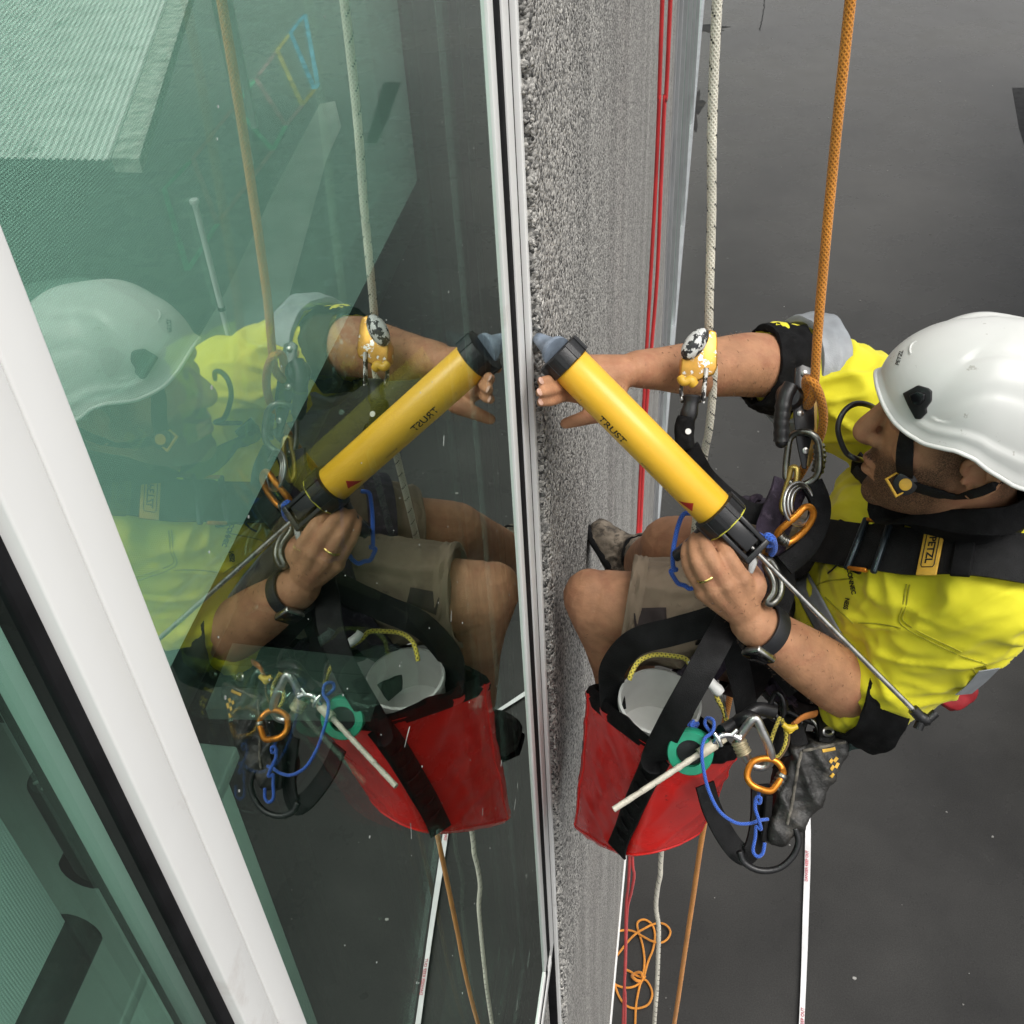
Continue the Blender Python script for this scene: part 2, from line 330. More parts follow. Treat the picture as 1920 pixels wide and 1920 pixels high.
# ---- window materials
def glass_material(name, ior, tint):
    m = bpy.data.materials.new(name); m.use_nodes = True; nt = m.node_tree; n = nt.nodes; l = nt.links; n.remove(n['Principled BSDF']); o = n['Material Output']
    tr = n.new('ShaderNodeBsdfTransparent'); tr.inputs[0].default_value = tint + (1,)
    gl = n.new('ShaderNodeBsdfGlossy'); gl.inputs['Roughness'].default_value = .0; gl.inputs['Color'].default_value = (.86, .96, .90, 1)
    g0 = n.new('ShaderNodeNewGeometry'); dt = n.new('ShaderNodeVectorMath'); dt.operation = 'DOT_PRODUCT'; l.new(g0.outputs['Normal'], dt.inputs[0]); l.new(g0.outputs['Incoming'], dt.inputs[1])
    ab = n.new('ShaderNodeMath'); ab.operation = 'ABSOLUTE'; l.new(dt.outputs['Value'], ab.inputs[0]); su = n.new('ShaderNodeMath'); su.operation = 'SUBTRACT'; su.inputs[0].default_value = 1; l.new(ab.outputs[0], su.inputs[1])
    pw = n.new('ShaderNodeMath'); pw.operation = 'POWER'; l.new(su.outputs[0], pw.inputs[0]); pw.inputs[1].default_value = ior[1]
    fr = n.new('ShaderNodeMath'); fr.operation = 'MULTIPLY_ADD'; l.new(pw.outputs[0], fr.inputs[0]); fr.inputs[1].default_value = 1 - ior[0]; fr.inputs[2].default_value = ior[0]   # metallic coating: (reflectance face-on, falloff)
    geo = n.new('ShaderNodeNewGeometry'); iv = n.new('ShaderNodeMath'); iv.operation = 'SUBTRACT'; iv.inputs[0].default_value = 1; l.new(geo.outputs['Backfacing'], iv.inputs[1])
    mu = n.new('ShaderNodeMath'); mu.operation = 'MULTIPLY'; l.new(fr.outputs[0], mu.inputs[0]); l.new(iv.outputs[0], mu.inputs[1])
    mx = n.new('ShaderNodeMixShader'); l.new(mu.outputs[0], mx.inputs[0]); l.new(tr.outputs[0], mx.inputs[1]); l.new(gl.outputs[0], mx.inputs[2]); l.new(mx.outputs[0], o.inputs[0])
    # faint dust film in the surface
    return m
M['glass_out'] = glass_material('green_coated_glass', (.04, 2.2), (.83, .94, .90))
M['glass_in'] = glass_material('green_inner_glass', (.04, 3.2), (.93, .975, .955))
def window_unit(name, y0, y1, z0, z1, label, parts=True):
    w = empty(name, (0, (y0 + y1) / 2, z0), label, 'window')
    mb = MB(); mb.box(-.006, 0, y0, y1, z0, z1); mb.build('outer_pane', M['glass_out'], w, smooth=False)
    mb = MB(); mb.box(-.026, -.022, y0, y1, z0, z1); mb.build('inner_pane', M['glass_in'], w, smooth=False)
    return w
ZS = -2.196
near = window_unit('window', .262, 1.085, ZS - .012, .42, 'tall green-tinted double-glazed window reflecting the worker, in white frame')
left = window_unit('window', -1.4, .232, ZS - .012, .42, 'green-tinted window pane at bottom left corner beyond the wide white mullion')
def bars(parent, name, m, specs, bevel=.0008):
    for (x0, x1, y0, y1, z0, z1) in specs:
        mb = MB(); mb.box(x0, x1, y0, y1, z0, z1); mb.build(name, m, parent, smooth=True, bevel=bevel, seg=2)
# right jamb: bead, black gasket, frame, shadow gap, outer flange
bars(near, 'glazing_bead', M['white_paint_metal'], [(-.004, .0034, 1.060, 1.086, ZS, .42)])
bars(near, 'gasket', M['gasket'], [(-.004, .0030, 1.086, 1.124, ZS - .03, .42), (-.03, .004, 1.160, 1.173, -6, .42)], .0004)
bars(near, 'jamb', M['white_paint_metal'], [(-.004, .0052, 1.124, 1.160, ZS - .07, .42)])
bars(near, 'flange', M['white_paint_metal'], [(-.03, .0105, 1.173, 1.191, -6, .42)])
bars(near, 'sill_bead', M['white_paint_metal'], [(-.004, .0034, .271, 1.060, ZS - .028, ZS)])
bars(near, 'sill_gasket', M['gasket'], [(-.004, .0030, .271, 1.086, ZS - .058, ZS - .028)], .0004)
bars(near, 'sill', M['white_paint_metal'], [(-.004, .0052, .0, 1.124, ZS - .090, ZS - .058)])
bars(near, 'sill_flashing', M['gasket'], [(-.03, .003, .0, 1.160, ZS - .12, ZS - .090)], .0004)
# wide mullion between the panes, in two halves with a joint, and black gaskets on its left
bars(near, 'mullion', M['white_paint_metal'], [(-.03, .0085, .248, .2705, ZS - .03, .42), (-.03, .0085, .2236, .2472, ZS - .03, .42)], .0012)
bars(left, 'gasket', M['gasket'], [(-.008, .0022, .2165, .2236, ZS, .42)], .0004)
bars(left, 'inner_frame', M['gasket'], [(-.05, -.0265, .238, .262, ZS, .42)], .0004)
bars(near, 'inner_frame', M['gasket'], [(-.05, -.0265, 1.075, 1.19, ZS, .42), (-.05, -.0265, .262, 1.075, ZS - .04, ZS)], .0004)

# far floor-to-roof glazing: pale aluminium frame running down to the ground
far = empty('glazing_frame', (0, 6.4, GROUND_Z), 'silver aluminium glazing frame further along the wall behind the red ropes', 'window')
M['alu'] = mat('mill_aluminium', (.62, .63, .64), .35, metal=.7, var=.08, scale=4)
for y0, y1, x1 in ((6.2, 6.32, .030), (6.36, 6.52, .048), (7.9, 8.02, .040), (9.8, 9.92, .040), (12, 12.1, .040), (15, 15.1, .04)):
    mb = MB(); mb.box(-.1, x1, y0, y1, GROUND_Z, .42); mb.build('upright', M['alu'], far, smooth=False)
mb = MB(); mb.box(-.1, .055, 6.52, 60, GROUND_Z, GROUND_Z + .16); mb.build('bottom_rail', M['alu'], far, smooth=False)
mb = MB(); mb.box(-.02, .012, 6.3, 60, GROUND_Z, .42); mb.build('outer_pane', M['glass_out'], far, smooth=False)
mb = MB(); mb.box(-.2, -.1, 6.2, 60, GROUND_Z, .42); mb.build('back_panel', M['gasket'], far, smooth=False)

# ---- the room behind the glass
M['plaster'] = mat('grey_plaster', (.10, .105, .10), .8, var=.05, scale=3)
M['carpet'] = mat('dark_carpet', (.020, .021, .022), .95, var=.2, scale=60, bump=.5, bscale=400)
def sbox(name, m, *a): mb = MB(); mb.box(*a); return tag(mb.build(name, m, smooth=False), kind='structure')
sbox('room_floor', M['carpet'], -5, -.05, -5, 2.6, -3.1, -3.0)
sbox('room_ceiling', M['plaster'], -5, -.2, -5, 2.6, .5, .6)
sbox('room_back_wall', M['plaster'], -5.1, -5, -5, 2.6, -3, .5)
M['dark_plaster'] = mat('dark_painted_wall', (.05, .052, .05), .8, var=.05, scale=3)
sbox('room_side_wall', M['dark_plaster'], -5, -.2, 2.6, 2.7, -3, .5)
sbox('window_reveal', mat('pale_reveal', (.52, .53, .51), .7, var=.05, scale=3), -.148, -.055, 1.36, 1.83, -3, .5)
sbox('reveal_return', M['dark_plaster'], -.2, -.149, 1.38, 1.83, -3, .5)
sbox('room_far_wall', M['plaster'], -5, -.05, -5.1, -5, -3, .5)
sbox('room_apron', M['plaster'], -.2, -.05, -5, 1.36, -3, -2.24)
def blind_material():
    m = bpy.data.materials.new('sunscreen_mesh'); m.use_nodes = True; nt = m.node_tree; n = nt.nodes; l = nt.links; b = n['Principled BSDF']
    geo = n.new('ShaderNodeNewGeometry'); mp = n.new('ShaderNodeMapping'); l.new(geo.outputs['Position'], mp.inputs['Vector'])
    w1 = n.new('ShaderNodeTexWave'); w1.bands_direction = 'Y'; w1.inputs['Scale'].default_value = 190; w2 = n.new('ShaderNodeTexWave'); w2.bands_direction = 'Z'; w2.inputs['Scale'].default_value = 190
    l.new(mp.outputs[0], w1.inputs['Vector']); l.new(mp.outputs[0], w2.inputs['Vector'])
    mu = n.new('ShaderNodeMath'); mu.operation = 'MULTIPLY'; l.new(w1.outputs['Fac'], mu.inputs[0]); l.new(w2.outputs['Fac'], mu.inputs[1])
    cr = n.new('ShaderNodeValToRGB'); cr.color_ramp.elements[0].color = (.66, .67, .66, 1); cr.color_ramp.elements[1].color = (.84, .85, .84, 1); l.new(mu.outputs[0], cr.inputs[0])
    l.new(cr.outputs[0], b.inputs['Base Color']); b.inputs['Roughness'].default_value = .8
    bp = n.new('ShaderNodeBump'); bp.inputs['Strength'].default_value = .5; bp.inputs['Distance'].default_value = .001; l.new(mu.outputs[0], bp.inputs['Height']); l.new(bp.outputs[0], b.inputs['Normal'])
    return m
M['blind'] = blind_material()
M['hem'] = mat('dark_hem_bar', (.012, .014, .014), .4, var=.15, scale=30)
def blind(y0, y1, zh, label, bx=-.09):
    e = empty('roller_blind', (bx, (y0 + y1) / 2, zh), label, 'blind', 'roller blinds behind the glass')
    mb = MB(); mb.box(bx - .0005, bx + .0005, y0, y1, zh, .42); mb.build('mesh_fabric', M['blind'], e, smooth=False)
    mb = MB(); mb.tube([(bx, y0 - .004, zh - .006), (bx, y1 + .004, zh - .006)], .016, 16, up=(0, 0, 1), flat=.8); mb.build('hem_bar', M['hem'], e)
    return e
blind(.275, 1.085, -.512, 'half-lowered grey mesh roller blind behind the tall window with dark hem bar')
blind(-1.3, .236, -.512, 'grey mesh roller blind behind the bottom left pane with dark hem bar', -.078)
M['pale_board'] = mat('pale_laminate', (.45, .46, .43), .45, var=.05, scale=8)
dk = empty('desk', atz(560, 1290, -1.6), 'pale slatted desk top inside the room below the blind', 'desk')
a, b_, c, d = (atz(*p, -1.6) for p in ((436, 1205), (722, 1236), (690, 1335), (385, 1330)))
for i in range(3):
    t0, t1 = i / 3 + .006, (i + 1) / 3 - .006
    q = [a + (d - a) * t0, b_ + (c - b_) * t0, b_ + (c - b_) * t1, a + (d - a) * t1]
    MB().prism(q, (0, 0, -1), .03).build('board', M['pale_board'], dk, smooth=False)
for p in (a, b_, c, d):
    q = (p * .9 + (a + b_ + c + d) / 4 * .1); mb = MB(); mb.box(q[0] - .015, q[0] + .015, q[1] - .015, q[1] + .015, -3.0, -1.632); mb.build('leg', M['hem'], dk, smooth=False)
cb = empty('cabinet', (-.42, .55, -3.0), 'pale cabinet standing inside just right of the white mullion', 'cabinet')
mb = MB(); mb.box(-.62, -.26, .20, .655, -3.0, -.98); mb.build('carcass', mat('pale_cabinet', (.62, .64, .60), .5, var=.04, scale=6), cb, smooth=True, bevel=.004)
mb = MB(); mb.box(-.64, -.245, .19, .668, -.98, -.96); mb.build('top', M['pale_board'], cb, smooth=True, bevel=.003)
# window actuator: small dark cylinder with a slotted end cap
p = atx(95, 1455, -.074); ac = empty('window_actuator', p, 'dark cylinder with slotted round cap inside bottom left pane', 'actuator')
mb = MB(); mb.lathe([(.0105, -.075), (.0115, -.07), (.0115, -.002), (.0100, 0)], p, (0, 0, 1), 28); mb.build('body', mat('grey_green_housing', (.075, .085, .08), .5, var=.1, scale=30), ac)
mb = MB()
for i in range(8):
    a_ = i * math.pi / 4; u = V([math.cos(a_), math.sin(a_), 0]); mb.obox(p + u * .0055 + V([0, 0, .0006]), u, V([-u[1], u[0], 0]), V([0, 0, 1.]), .0026, .0006, .0005)
mb.build('slot', M['pale_board'], ac, smooth=False)
# potted plant on the room floor, a few leaves show at the bottom edge
pl = empty('potted_plant', atz(105, 1905, -1.5), 'green leafy plant inside at the bottom left edge', 'plant')
pp = atz(95, 1912, -1.5); mb = MB()
for i in range(16):
    a_ = i * 2.4; u = V([math.cos(a_), math.sin(a_), .5 + .3 * math.sin(i * 1.7)]); u = unit(u); s_ = unit(np.cross(u, [0, 0, 1])); L_ = random.uniform(.05, .10)
    q = [pp, pp + u * L_ * .4 + s_ * .018, pp + u * L_ - V([0, 0, .01]), pp + u * L_ * .4 - s_ * .018]; mb.prism(q, np.cross(u, s_), .0015)
mb.build('leaves', mat('leaf_green', (.06, .14, .03), .5, var=.3, scale=40), pl, smooth=False)
mb = MB(); mb.lathe([(.05, -1.5), (.055, -.12), (.065, -.08), (.05, -.05)], pp, (0, 0, 1), 20); mb.build('pot', M['white_plastic'], pl)

# ---- things out on the yard that show only as reflections in the glass
M['roof'] = mat('pale_corrugated_steel', (.82, .84, .80), .45, metal=.0, var=.10, scale=5, dirt=((.33, .34, .31), 3, .58, .15))
rf = empty('canopy_roof', (5, 8, -3.0), 'pale corrugated canopy roof reflected at the top left of the glass', 'roof')
A_ = mirz(262, 303, -3.0); B_ = mirz(362, -20, -3.0); dv = unit(B_ - A_); wv = V([1., 0, 0]); Lr = 9.0
mb = MB(); vs = []; fs = []; npit = 140; pit = .052
for i in range(npit * 4 + 1):
    h = [0, .014, .014, 0][i % 4]; q = A_ + wv * (.22 + i * pit / 4) + V([0, 0, h])
    vs += [q, q + dv * Lr]
for i in range(npit * 4): fs.append((2 * i, 2 * i + 1, 2 * i + 3, 2 * i + 2))
n0 = len(vs); 
mb.add(vs, fs); mb.build('corrugated_sheet', M['roof'], rf, smooth=False)
mb = MB(); mb.prism([A_ + V([0, 0, .02]), A_ + wv * .20 + V([0, 0, .02]), A_ + wv * .20 + dv * Lr + V([0, 0, .02]), A_ + dv * Lr + V([0, 0, .02])], (0, 0, -1), .10); mb.build('barge_flashing', mat('mossy_flashing', (.5, .51, .46), .6, var=.3, scale=14, dirt=((.16, .16, .13), 12, .5, .2)), rf, smooth=False)
mb = MB()
for k in (7.4, 8.7):
    for s_ in (.3, 6.6): q = A_ + dv * k + wv * s_; mb.box(q[0] - .04, q[0] + .04, q[1] - .04, q[1] + .04, GROUND_Z, -3.02)
mb.build('post', M['white_paint_metal'], rf, smooth=False)
pt = mirz(364, 376, -3.4); po = empty('net_post', (pt[0], pt[1], GROUND_Z), 'slim white post on the yard reflected in the glass left of the orange rope', 'post')
mb = MB(); mb.tube([(pt[0], pt[1], GROUND_Z), (pt[0], pt[1], -3.42)], .022, 14); mb.build('shaft', M['white_paint_metal'], po)
mb = MB(); mb.lathe([(.034, 0), (.036, .02), (.03, .03)], (pt[0], pt[1], -3.42), (0, 0, 1), 14); mb.build('cap', M['white_paint_metal'], po)
mb = MB(); mb.lathe([(.03, 0), (.03, .03)], (pt[0], pt[1], -4.3), (0, 0, 1), 14); mb.build('clamp', M['black_plastic'], po)
def paint(name, c): return mat(name, c, .7, var=.25, scale=4, dirt=((.06, .06, .06), 5, .52, .2))
court = empty('painted_court', mirz(450, 260, GROUND_Z), 'row of faded coloured painted boxes on the yard reflected in the glass', 'ground marking')
def line(name, m, p, q, w=.10, z=.004):
    a = mirz(*p, GROUND_Z); b = mirz(*q, GROUND_Z); u = unit(b - a); s_ = V([-u[1], u[0], 0]) * w / 2; h = V([0, 0, z])
    MB().add([a - s_ + h, b - s_ + h, b + s_ + h, a + s_ + h], [(0, 1, 2, 3)]).build(name, m, court, smooth=False)
TL = [(308, 355), (362, 298), (440, 200), (480, 148), (520, 95), (545, 62), (572, 27)]
BL = [(352, 508), (408, 420), (512, 282), (536, 236), (567, 198), (590, 168), (596, 160)]
cols = [(.14, .45, .27), (.36, .20, .19), (.14, .43, .25), (.34, .20, .21), (.40, .31, .08), (.09, .28, .42)]
for i in range(6):
    m = paint('court_paint', cols[i])
    line('painted_line', m, TL[i], TL[i + 1], .07, .004); line('painted_line', m, BL[i], BL[i + 1], .07, .005); line('painted_line', m, TL[i], BL[i], .07, .006)
line('painted_line', m, TL[6], BL[6], .07, .007)
q = [mirz(*p, GROUND_Z) + V([0, 0, .004]) for p in ((600, 195), (628, 190), (640, 238), (612, 300), (520, 640), (300, 900), (240, 860), (425, 545), (520, 345))]
path = MB().add(q, [tuple(range(len(q)))]).build('path', mat('pale_concrete_path', (.40, .395, .36), .7, var=.15, scale=2, bump=.3, bscale=60), smooth=False); tag(path, kind='structure')
# debris: flecks of sealant and grit on the asphalt
mb = MB()
for i in range(260):
    y = random.uniform(1.5, 26); x = random.uniform(.05, min(8, 1 + y * .5)); r = random.choice([.004, .005, .006, .008, .012]) * random.uniform(.6, 1.2)
    a0 = random.uniform(0, 6.28); k = random.choice([5, 6, 7])
    pts = [(x + r * random.uniform(.5, 1.3) * math.cos(a0 + j * 6.28 / k), y + r * random.uniform(.4, 1.2) * math.sin(a0 + j * 6.28 / k), GROUND_Z) for j in range(k)]
    mb.prism(pts, (0, 0, 1), random.uniform(.003, .006))
tag(mb.build('litter_flecks', mat('pale_flecks', (.27, .265, .25), .8, var=.4, scale=.9), smooth=False), 'pale flecks of grit and sealant scattered over the dark asphalt', 'debris', kind='stuff')
gp = atz(1893, 165, GROUND_Z); q = [atz(*p, GROUND_Z) + V([0, 0, .005]) for p in ((1898, 165), (1935, 165), (1950, 290), (1926, 290), (1911, 240))]
tag(MB().add(q, [tuple(range(5))]).build('asphalt_patch', mat('new_asphalt', (.014, .014, .0145), .75, var=.4, scale=12, bump=.6, bscale=90), smooth=False), 'darker repaired patch of asphalt at the upper right edge', 'asphalt patch')
# leaf litter smear by the wall
def smear(px, py, w, h, m, nm, lab, cat):
    c = atz(px, py, GROUND_Z); k = 26; pts = []
    for j in range(k):
        a0 = j * 2 * math.pi / k; f_ = .6 + .7 * noise.noise(Vector((math.cos(a0) * 2 + px, math.sin(a0) * 2, 1))) ; pts.append(c + V([math.cos(a0) * w * f_, math.sin(a0) * h * f_, .004]))
    tag(MB().add(pts, [tuple(range(k))]).build(nm, m, smooth=False), lab, cat)
mud = mat('wet_leaf_mud', (.014, .012, .009), .5, var=.5, scale=8, bump=1, bscale=30, dirt=((.30, .20, .10), 6, .66, .05))
smear(1325, 53, .42, .30, mud, 'mud_patch', 'dark muddy leaf patch on the asphalt near the wall at the top', 'mud')
smear(1303, 205, .16, 1.1, mud, 'mud_patch', 'narrow dark muddy streak beside the aluminium frame base', 'mud')

# hairline cracks and a sawn joint in the asphalt
ck = mat('crack_dark', (.006, .006, .006), .9, var=.2, scale=5)  # near-black colour of the joint line itself
def crack(pix, w, name):
    P = spline([atz(*p, GROUND_Z) for p in pix], 12); vs = []; fs = []
    for i, p in enumerate(P):
        q = p + V([.03 * noise.noise(Vector((i * .7, 1, 5))), .03 * noise.noise(Vector((i * .7, 7, 2))), .003]); d = P[min(i + 1, len(P) - 1)] - P[max(i - 1, 0)]; sd_ = unit(V([-d[1], d[0], 0])) * w * (.6 + .5 * noise.noise(Vector((i * 1.1, 3, 3)))); vs += [q - sd_, q + sd_]
    for i in range(len(P) - 1): fs.append((2 * i, 2 * i + 1, 2 * i + 3, 2 * i + 2))
    tag(MB().add(vs, fs).build(name, ck, smooth=False), kind='structure')
crack([(1436, -20), (1430, 30), (1424, 58)], .012, 'ground_joint')

# dust and dried droplets on the outside of the tall pane
mb = MB()
for i in range(170):
    y = random.uniform(.29, 1.04); z = random.uniform(-2.1, -.15); r = random.choice([.0004, .0005, .0007, .0010]) * random.uniform(.7, 1.2); kk = 6
    mb.prism([(.0001, y + r * math.cos(a * 6.283 / kk), z + r * random.uniform(.7, 1.4) * math.sin(a * 6.283 / kk)) for a in range(kk)], (1, 0, 0), .0002)
for i in range(14):
    y = random.uniform(.32, 1.0); z = random.uniform(-1.9, -.3); a = random.uniform(0, 3.14); L_ = random.uniform(.006, .022); d_ = V([0, math.cos(a), math.sin(a)]); mb.obox(V([.0002, y, z]), V([1., 0, 0]), d_, np.cross([1., 0, 0], d_), .0001, L_ / 2, .00025)
tag(mb.build('dust_specks', mat('pale_dust', (.42, .43, .41), .9, var=.3, scale=40), near, smooth=False), kind='stuff')
# ================================================================= THE WORKER
person = empty('person', (.5, 1.12, -1.36), 'bearded worker in yellow shirt and tan shorts hanging on ropes, one hand on wall', 'person')
HC = V([.538, 1.136, -.828])
def limb(mb, pts, rad, k=8, seg=20, flat=1.0, up=None, end=True):
    P = spline(pts, k); t = np.linspace(0, len(rad) - 1, len(P)); R_ = np.interp(t, range(len(rad)), rad); mb.tube(P, R_, seg, up=up, flat=flat)
    mb.ball(P[0], R_[0] * .98)
    if end: mb.ball(P[-1], R_[-1] * .98)
    return P
def skin_material():
    m = mat('skin', (.47, .240, .132), .6, spec=.32, var=.10, scale=45, bump=.35, bscale=330, sss=.05, dirt=((.36, .145, .085), 22, .50, .30)); nt = m.node_tree; n = nt.nodes; l = nt.links; b = n['Principled BSDF']
    src = b.inputs['Base Color'].links[0].from_socket
    at = n.new('ShaderNodeAttribute'); at.attribute_name = 'stubble'; nz = n.new('ShaderNodeTexNoise'); nz.inputs['Scale'].default_value = 700; geo = n.new('ShaderNodeNewGeometry'); l.new(geo.outputs['Position'], nz.inputs['Vector'])
    mr = n.new('ShaderNodeMapRange'); mr.inputs[1].default_value = .35; mr.inputs[2].default_value = .6; mr.inputs[3].default_value = .5; l.new(nz.outputs['Fac'], mr.inputs[0])
    mu = n.new('ShaderNodeMath'); mu.operation = 'MULTIPLY'; l.new(at.outputs['Fac'], mu.inputs[0]); l.new(mr.outputs[0], mu.inputs[1])
    mx = n.new('ShaderNodeMix'); mx.data_type = 'RGBA'; l.new(mu.outputs[0], mx.inputs['Factor']); l.new(src, mx.inputs['A']); mx.inputs['B'].default_value = (.040, .024, .014, 1); l.new(mx.outputs['Result'], b.inputs['Base Color'])
    return m
M['skin'] = skin_material()

bm_ = MB()
# --- head: rings from chin to crown (height, reach forward, reach back, half width)
prof = [(-.122, .066, .000, .018), (-.116, .082, .004, .032), (-.104, .092, .012, .043), (-.088, .094, .030, .052), (-.066, .094, .052, .060), (-.045, .094, .070, .066), (-.02, .092, .082, .071), (.01, .088, .090, .074),
        (.035, .084, .094, .076), (.06, .092, .096, .077), (.09, .084, .092, .072), (.115, .062, .075, .056), (.13, .03, .04, .03)]
hf = spline([(a, b, 0) for a, b, c, d in prof], 4); hb = spline([(a, c, d) for a, b, c, d in prof], 4)
vs = []; fs = []; sg = 40
for i in range(len(hf)):
    for j in range(sg):
        a = 2 * math.pi * j / sg; ca, sa = math.cos(a), math.sin(a); e = .86
        fx = (hf[i][1] if ca > 0 else hb[i][1]) * (abs(ca) ** e) * (1 if ca > 0 else -1); ly = hb[i][2] * (abs(sa) ** e) * (1 if sa > 0 else -1)
        vs.append(HC + V([-fx, -ly, hf[i][0]]))
for i in range(len(hf) - 1):
    for j in range(sg): j2 = (j + 1) % sg; fs.append((i * sg + j, i * sg + j2, (i + 1) * sg + j2, (i + 1) * sg + j))
fs.append(tuple(range(sg))[::-1]); fs.append(tuple((len(hf) - 1) * sg + j for j in range(sg))); bm_.add(vs, fs)
def hp(f, l, u): return HC + V([-f, -l, u])
bm_.tube(spline([hp(.082, 0, .045), hp(.094, 0, .022), hp(.108, 0, -.002), hp(.110, 0, -.013), hp(.098, 0, -.024)], 6), np.interp(np.linspace(0, 4, 25), range(5), [.008, .0095, .0125, .0135, .009]), 14)
for s_ in (-1, 1):
    bm_.ball(hp(.096, s_ * .011, -.016), .0095); bm_.ball(hp(.078, s_ * .034, .034), .014)      # nostril wings, lids
    bm_.ball(hp(.058, s_ * .046, -.005), .024, .02, .022)                                        # cheekbone
    bm_.tube(spline([hp(.088, s_ * .012, .052), hp(.084, s_ * .038, .056), hp(.066, s_ * .055, .05)], 5), .0085, 10)   # brow
    # ear: helix rim, bowl and lobe
    e0 = lambda f, u, o=0.0: hp((f - .004) * 1.05, s_ * (.079 + o * 1.2), u - .006)
    bm_.tube(spline([e0(.010, .004, .004), e0(.012, .024, .010), e0(-.002, .036, .015), e0(-.018, .028, .018), e0(-.023, .006, .017), e0(-.015, -.016, .012), e0(-.004, -.027, .006)], 6), .0052, 10)
    bm_.ball(e0(-.003, -.024, .005), .008, .005, .009); bm_.ball(e0(-.006, .004, .004), .017, .004, .026)
    bm_.tube(spline([e0(-.012, .018, .013), e0(-.014, .002, .012), e0(-.006, -.012, .009)], 5), .0035, 8); bm_.ball(e0(.008, -.006, .006), .005)
bm_.tube(spline([hp(.090, -.022, -.056), hp(.100, 0, -.052), hp(.090, .022, -.056)], 6), np.interp(np.linspace(0, 2, 13), range(3), [.003, .0058, .003]), 10)
bm_.tube(spline([hp(.090, -.02, -.065), hp(.099, 0, -.068), hp(.090, .02, -.065)], 6), np.interp(np.linspace(0, 2, 13), range(3), [.003, .0066, .003]), 10)
bm_.ball(hp(.080, 0, -.103), .020, .024, .017)
NB = V([.59, 1.165, -1.02])
limb(bm_, [HC + V([.025, 0, -.02]), HC + V([.028, 0, -.09]), NB], [.06, .058, .07], flat=.95)
bm_.tube(spline([hp(-.02, .055, -.03), (.555, 1.13, -.985)], 5), .012, 10)
# --- torso core (under the clothes)
limb(bm_, [(.43, 1.30, -1.36), (.51, 1.26, -1.22), (.585, 1.215, -1.08)], [.10, .11, .095])
# --- arms
RE = atd(1478, 690, 1.665); RW = atd(1192, 692, 1.505); LW = atd(1408, 1165, 1.478)
LE = atd(1624, 1310, 1.59); LSH = V([.612, 1.095, -1.045]); RSH = V([.565, 1.36, -1.03])
limb(bm_, [(.58, 1.24, -1.06), RSH, RE], [.08, .058, .047])
limb(bm_, [RE, RE * .72 + RW * .28 + V([0, 0, .006]), RE * .4 + RW * .6, RE * .15 + RW * .85, RW], [.047, .0475, .040, .030, .0255], seg=24)
limb(bm_, [(.59, 1.13, -1.06), LSH, LSH * .5 + LE * .5, LE], [.08, .062, .054, .046])
limb(bm_, [LE, LE * .75 + LW * .25, LE * .45 + LW * .55, LE * .15 + LW * .85, LW], [.045, .0475, .0425, .033, .030], seg=24)
# --- right hand: fingers on the wall
def finger(pts, rad, nail=None): limb(bm_, pts, rad, 5, 12)
rm = [atd(1096, 746, 1.475), atd(1093, 724, 1.470), atd(1094, 702, 1.475), atd(1100, 682, 1.49)]
rt = [atx(1013, 754, .031), atx(1011, 736, .031), atx(1014, 715, .031), atx(1024, 696, .031)]
r_tip = []
for i in range(4):
    a, b = rm[i], rt[i]; mid = a * .55 + b * .45 + CR[1] * -.004 - CR[2] * .006; dd = a * .24 + b * .76 - CR[2] * .004
    finger([a, mid, dd, b], [.0098, .0078, .0072, .0060]); r_tip.append((dd, b))
    limb(bm_, [RW + (a - RW) * .05, (RW + a) / 2 - CR[2] * .002, a], [.020, .0165, .013], 4, 12)
th = [RW * .6 + rm[0] * .4 + CR[1] * .012, atd(1140, 768, 1.478), atd(1098, 783, 1.476), atd(1060, 794, 1.482)]
finger(th, [.0175, .0135, .0105, .0078])
# --- left hand: closed on the grip of the gun
mc = [atd(1391, 1085, 1.425), atd(1363, 1097, 1.418), atd(1339, 1106, 1.424), atd(1320, 1108, 1.436)]
pp_ = [atd(1364, 1043, 1.412), atd(1329, 1040, 1.403), atd(1308, 1052, 1.409), atd(1292, 1061, 1.424)]
dp = [atd(1346, 1012, 1.438), atd(1318, 1007, 1.434), atd(1304, 1010, 1.438), atd(1290, 1022, 1.444)]
tp = [atd(1356, 1012, 1.462), atd(1334, 1006, 1.460), atd(1322, 1010, 1.463), atd(1306, 1024, 1.466)]
for i in range(4):
    rr = [.0112, .0112, .0108, .0098][i]
    finger([mc[i], pp_[i], dp[i], tp[i]], [rr * 1.08, rr, rr * .86, rr * .75])
    bm_.ball(mc[i] - CR[2] * .002, rr * 1.12); bm_.ball(pp_[i], rr * 1.03)
    limb(bm_, [LW + (mc[i] - LW) * .05, (LW + mc[i]) / 2, mc[i]], [.019, .017, .0138], 4, 12)
finger([LW * .55 + mc[0] * .45 + CR[2] * .01, atd(1420, 1098, 1.445), atd(1400, 1062, 1.462), atd(1376, 1046, 1.474)], [.017, .0135, .0112, .0085])
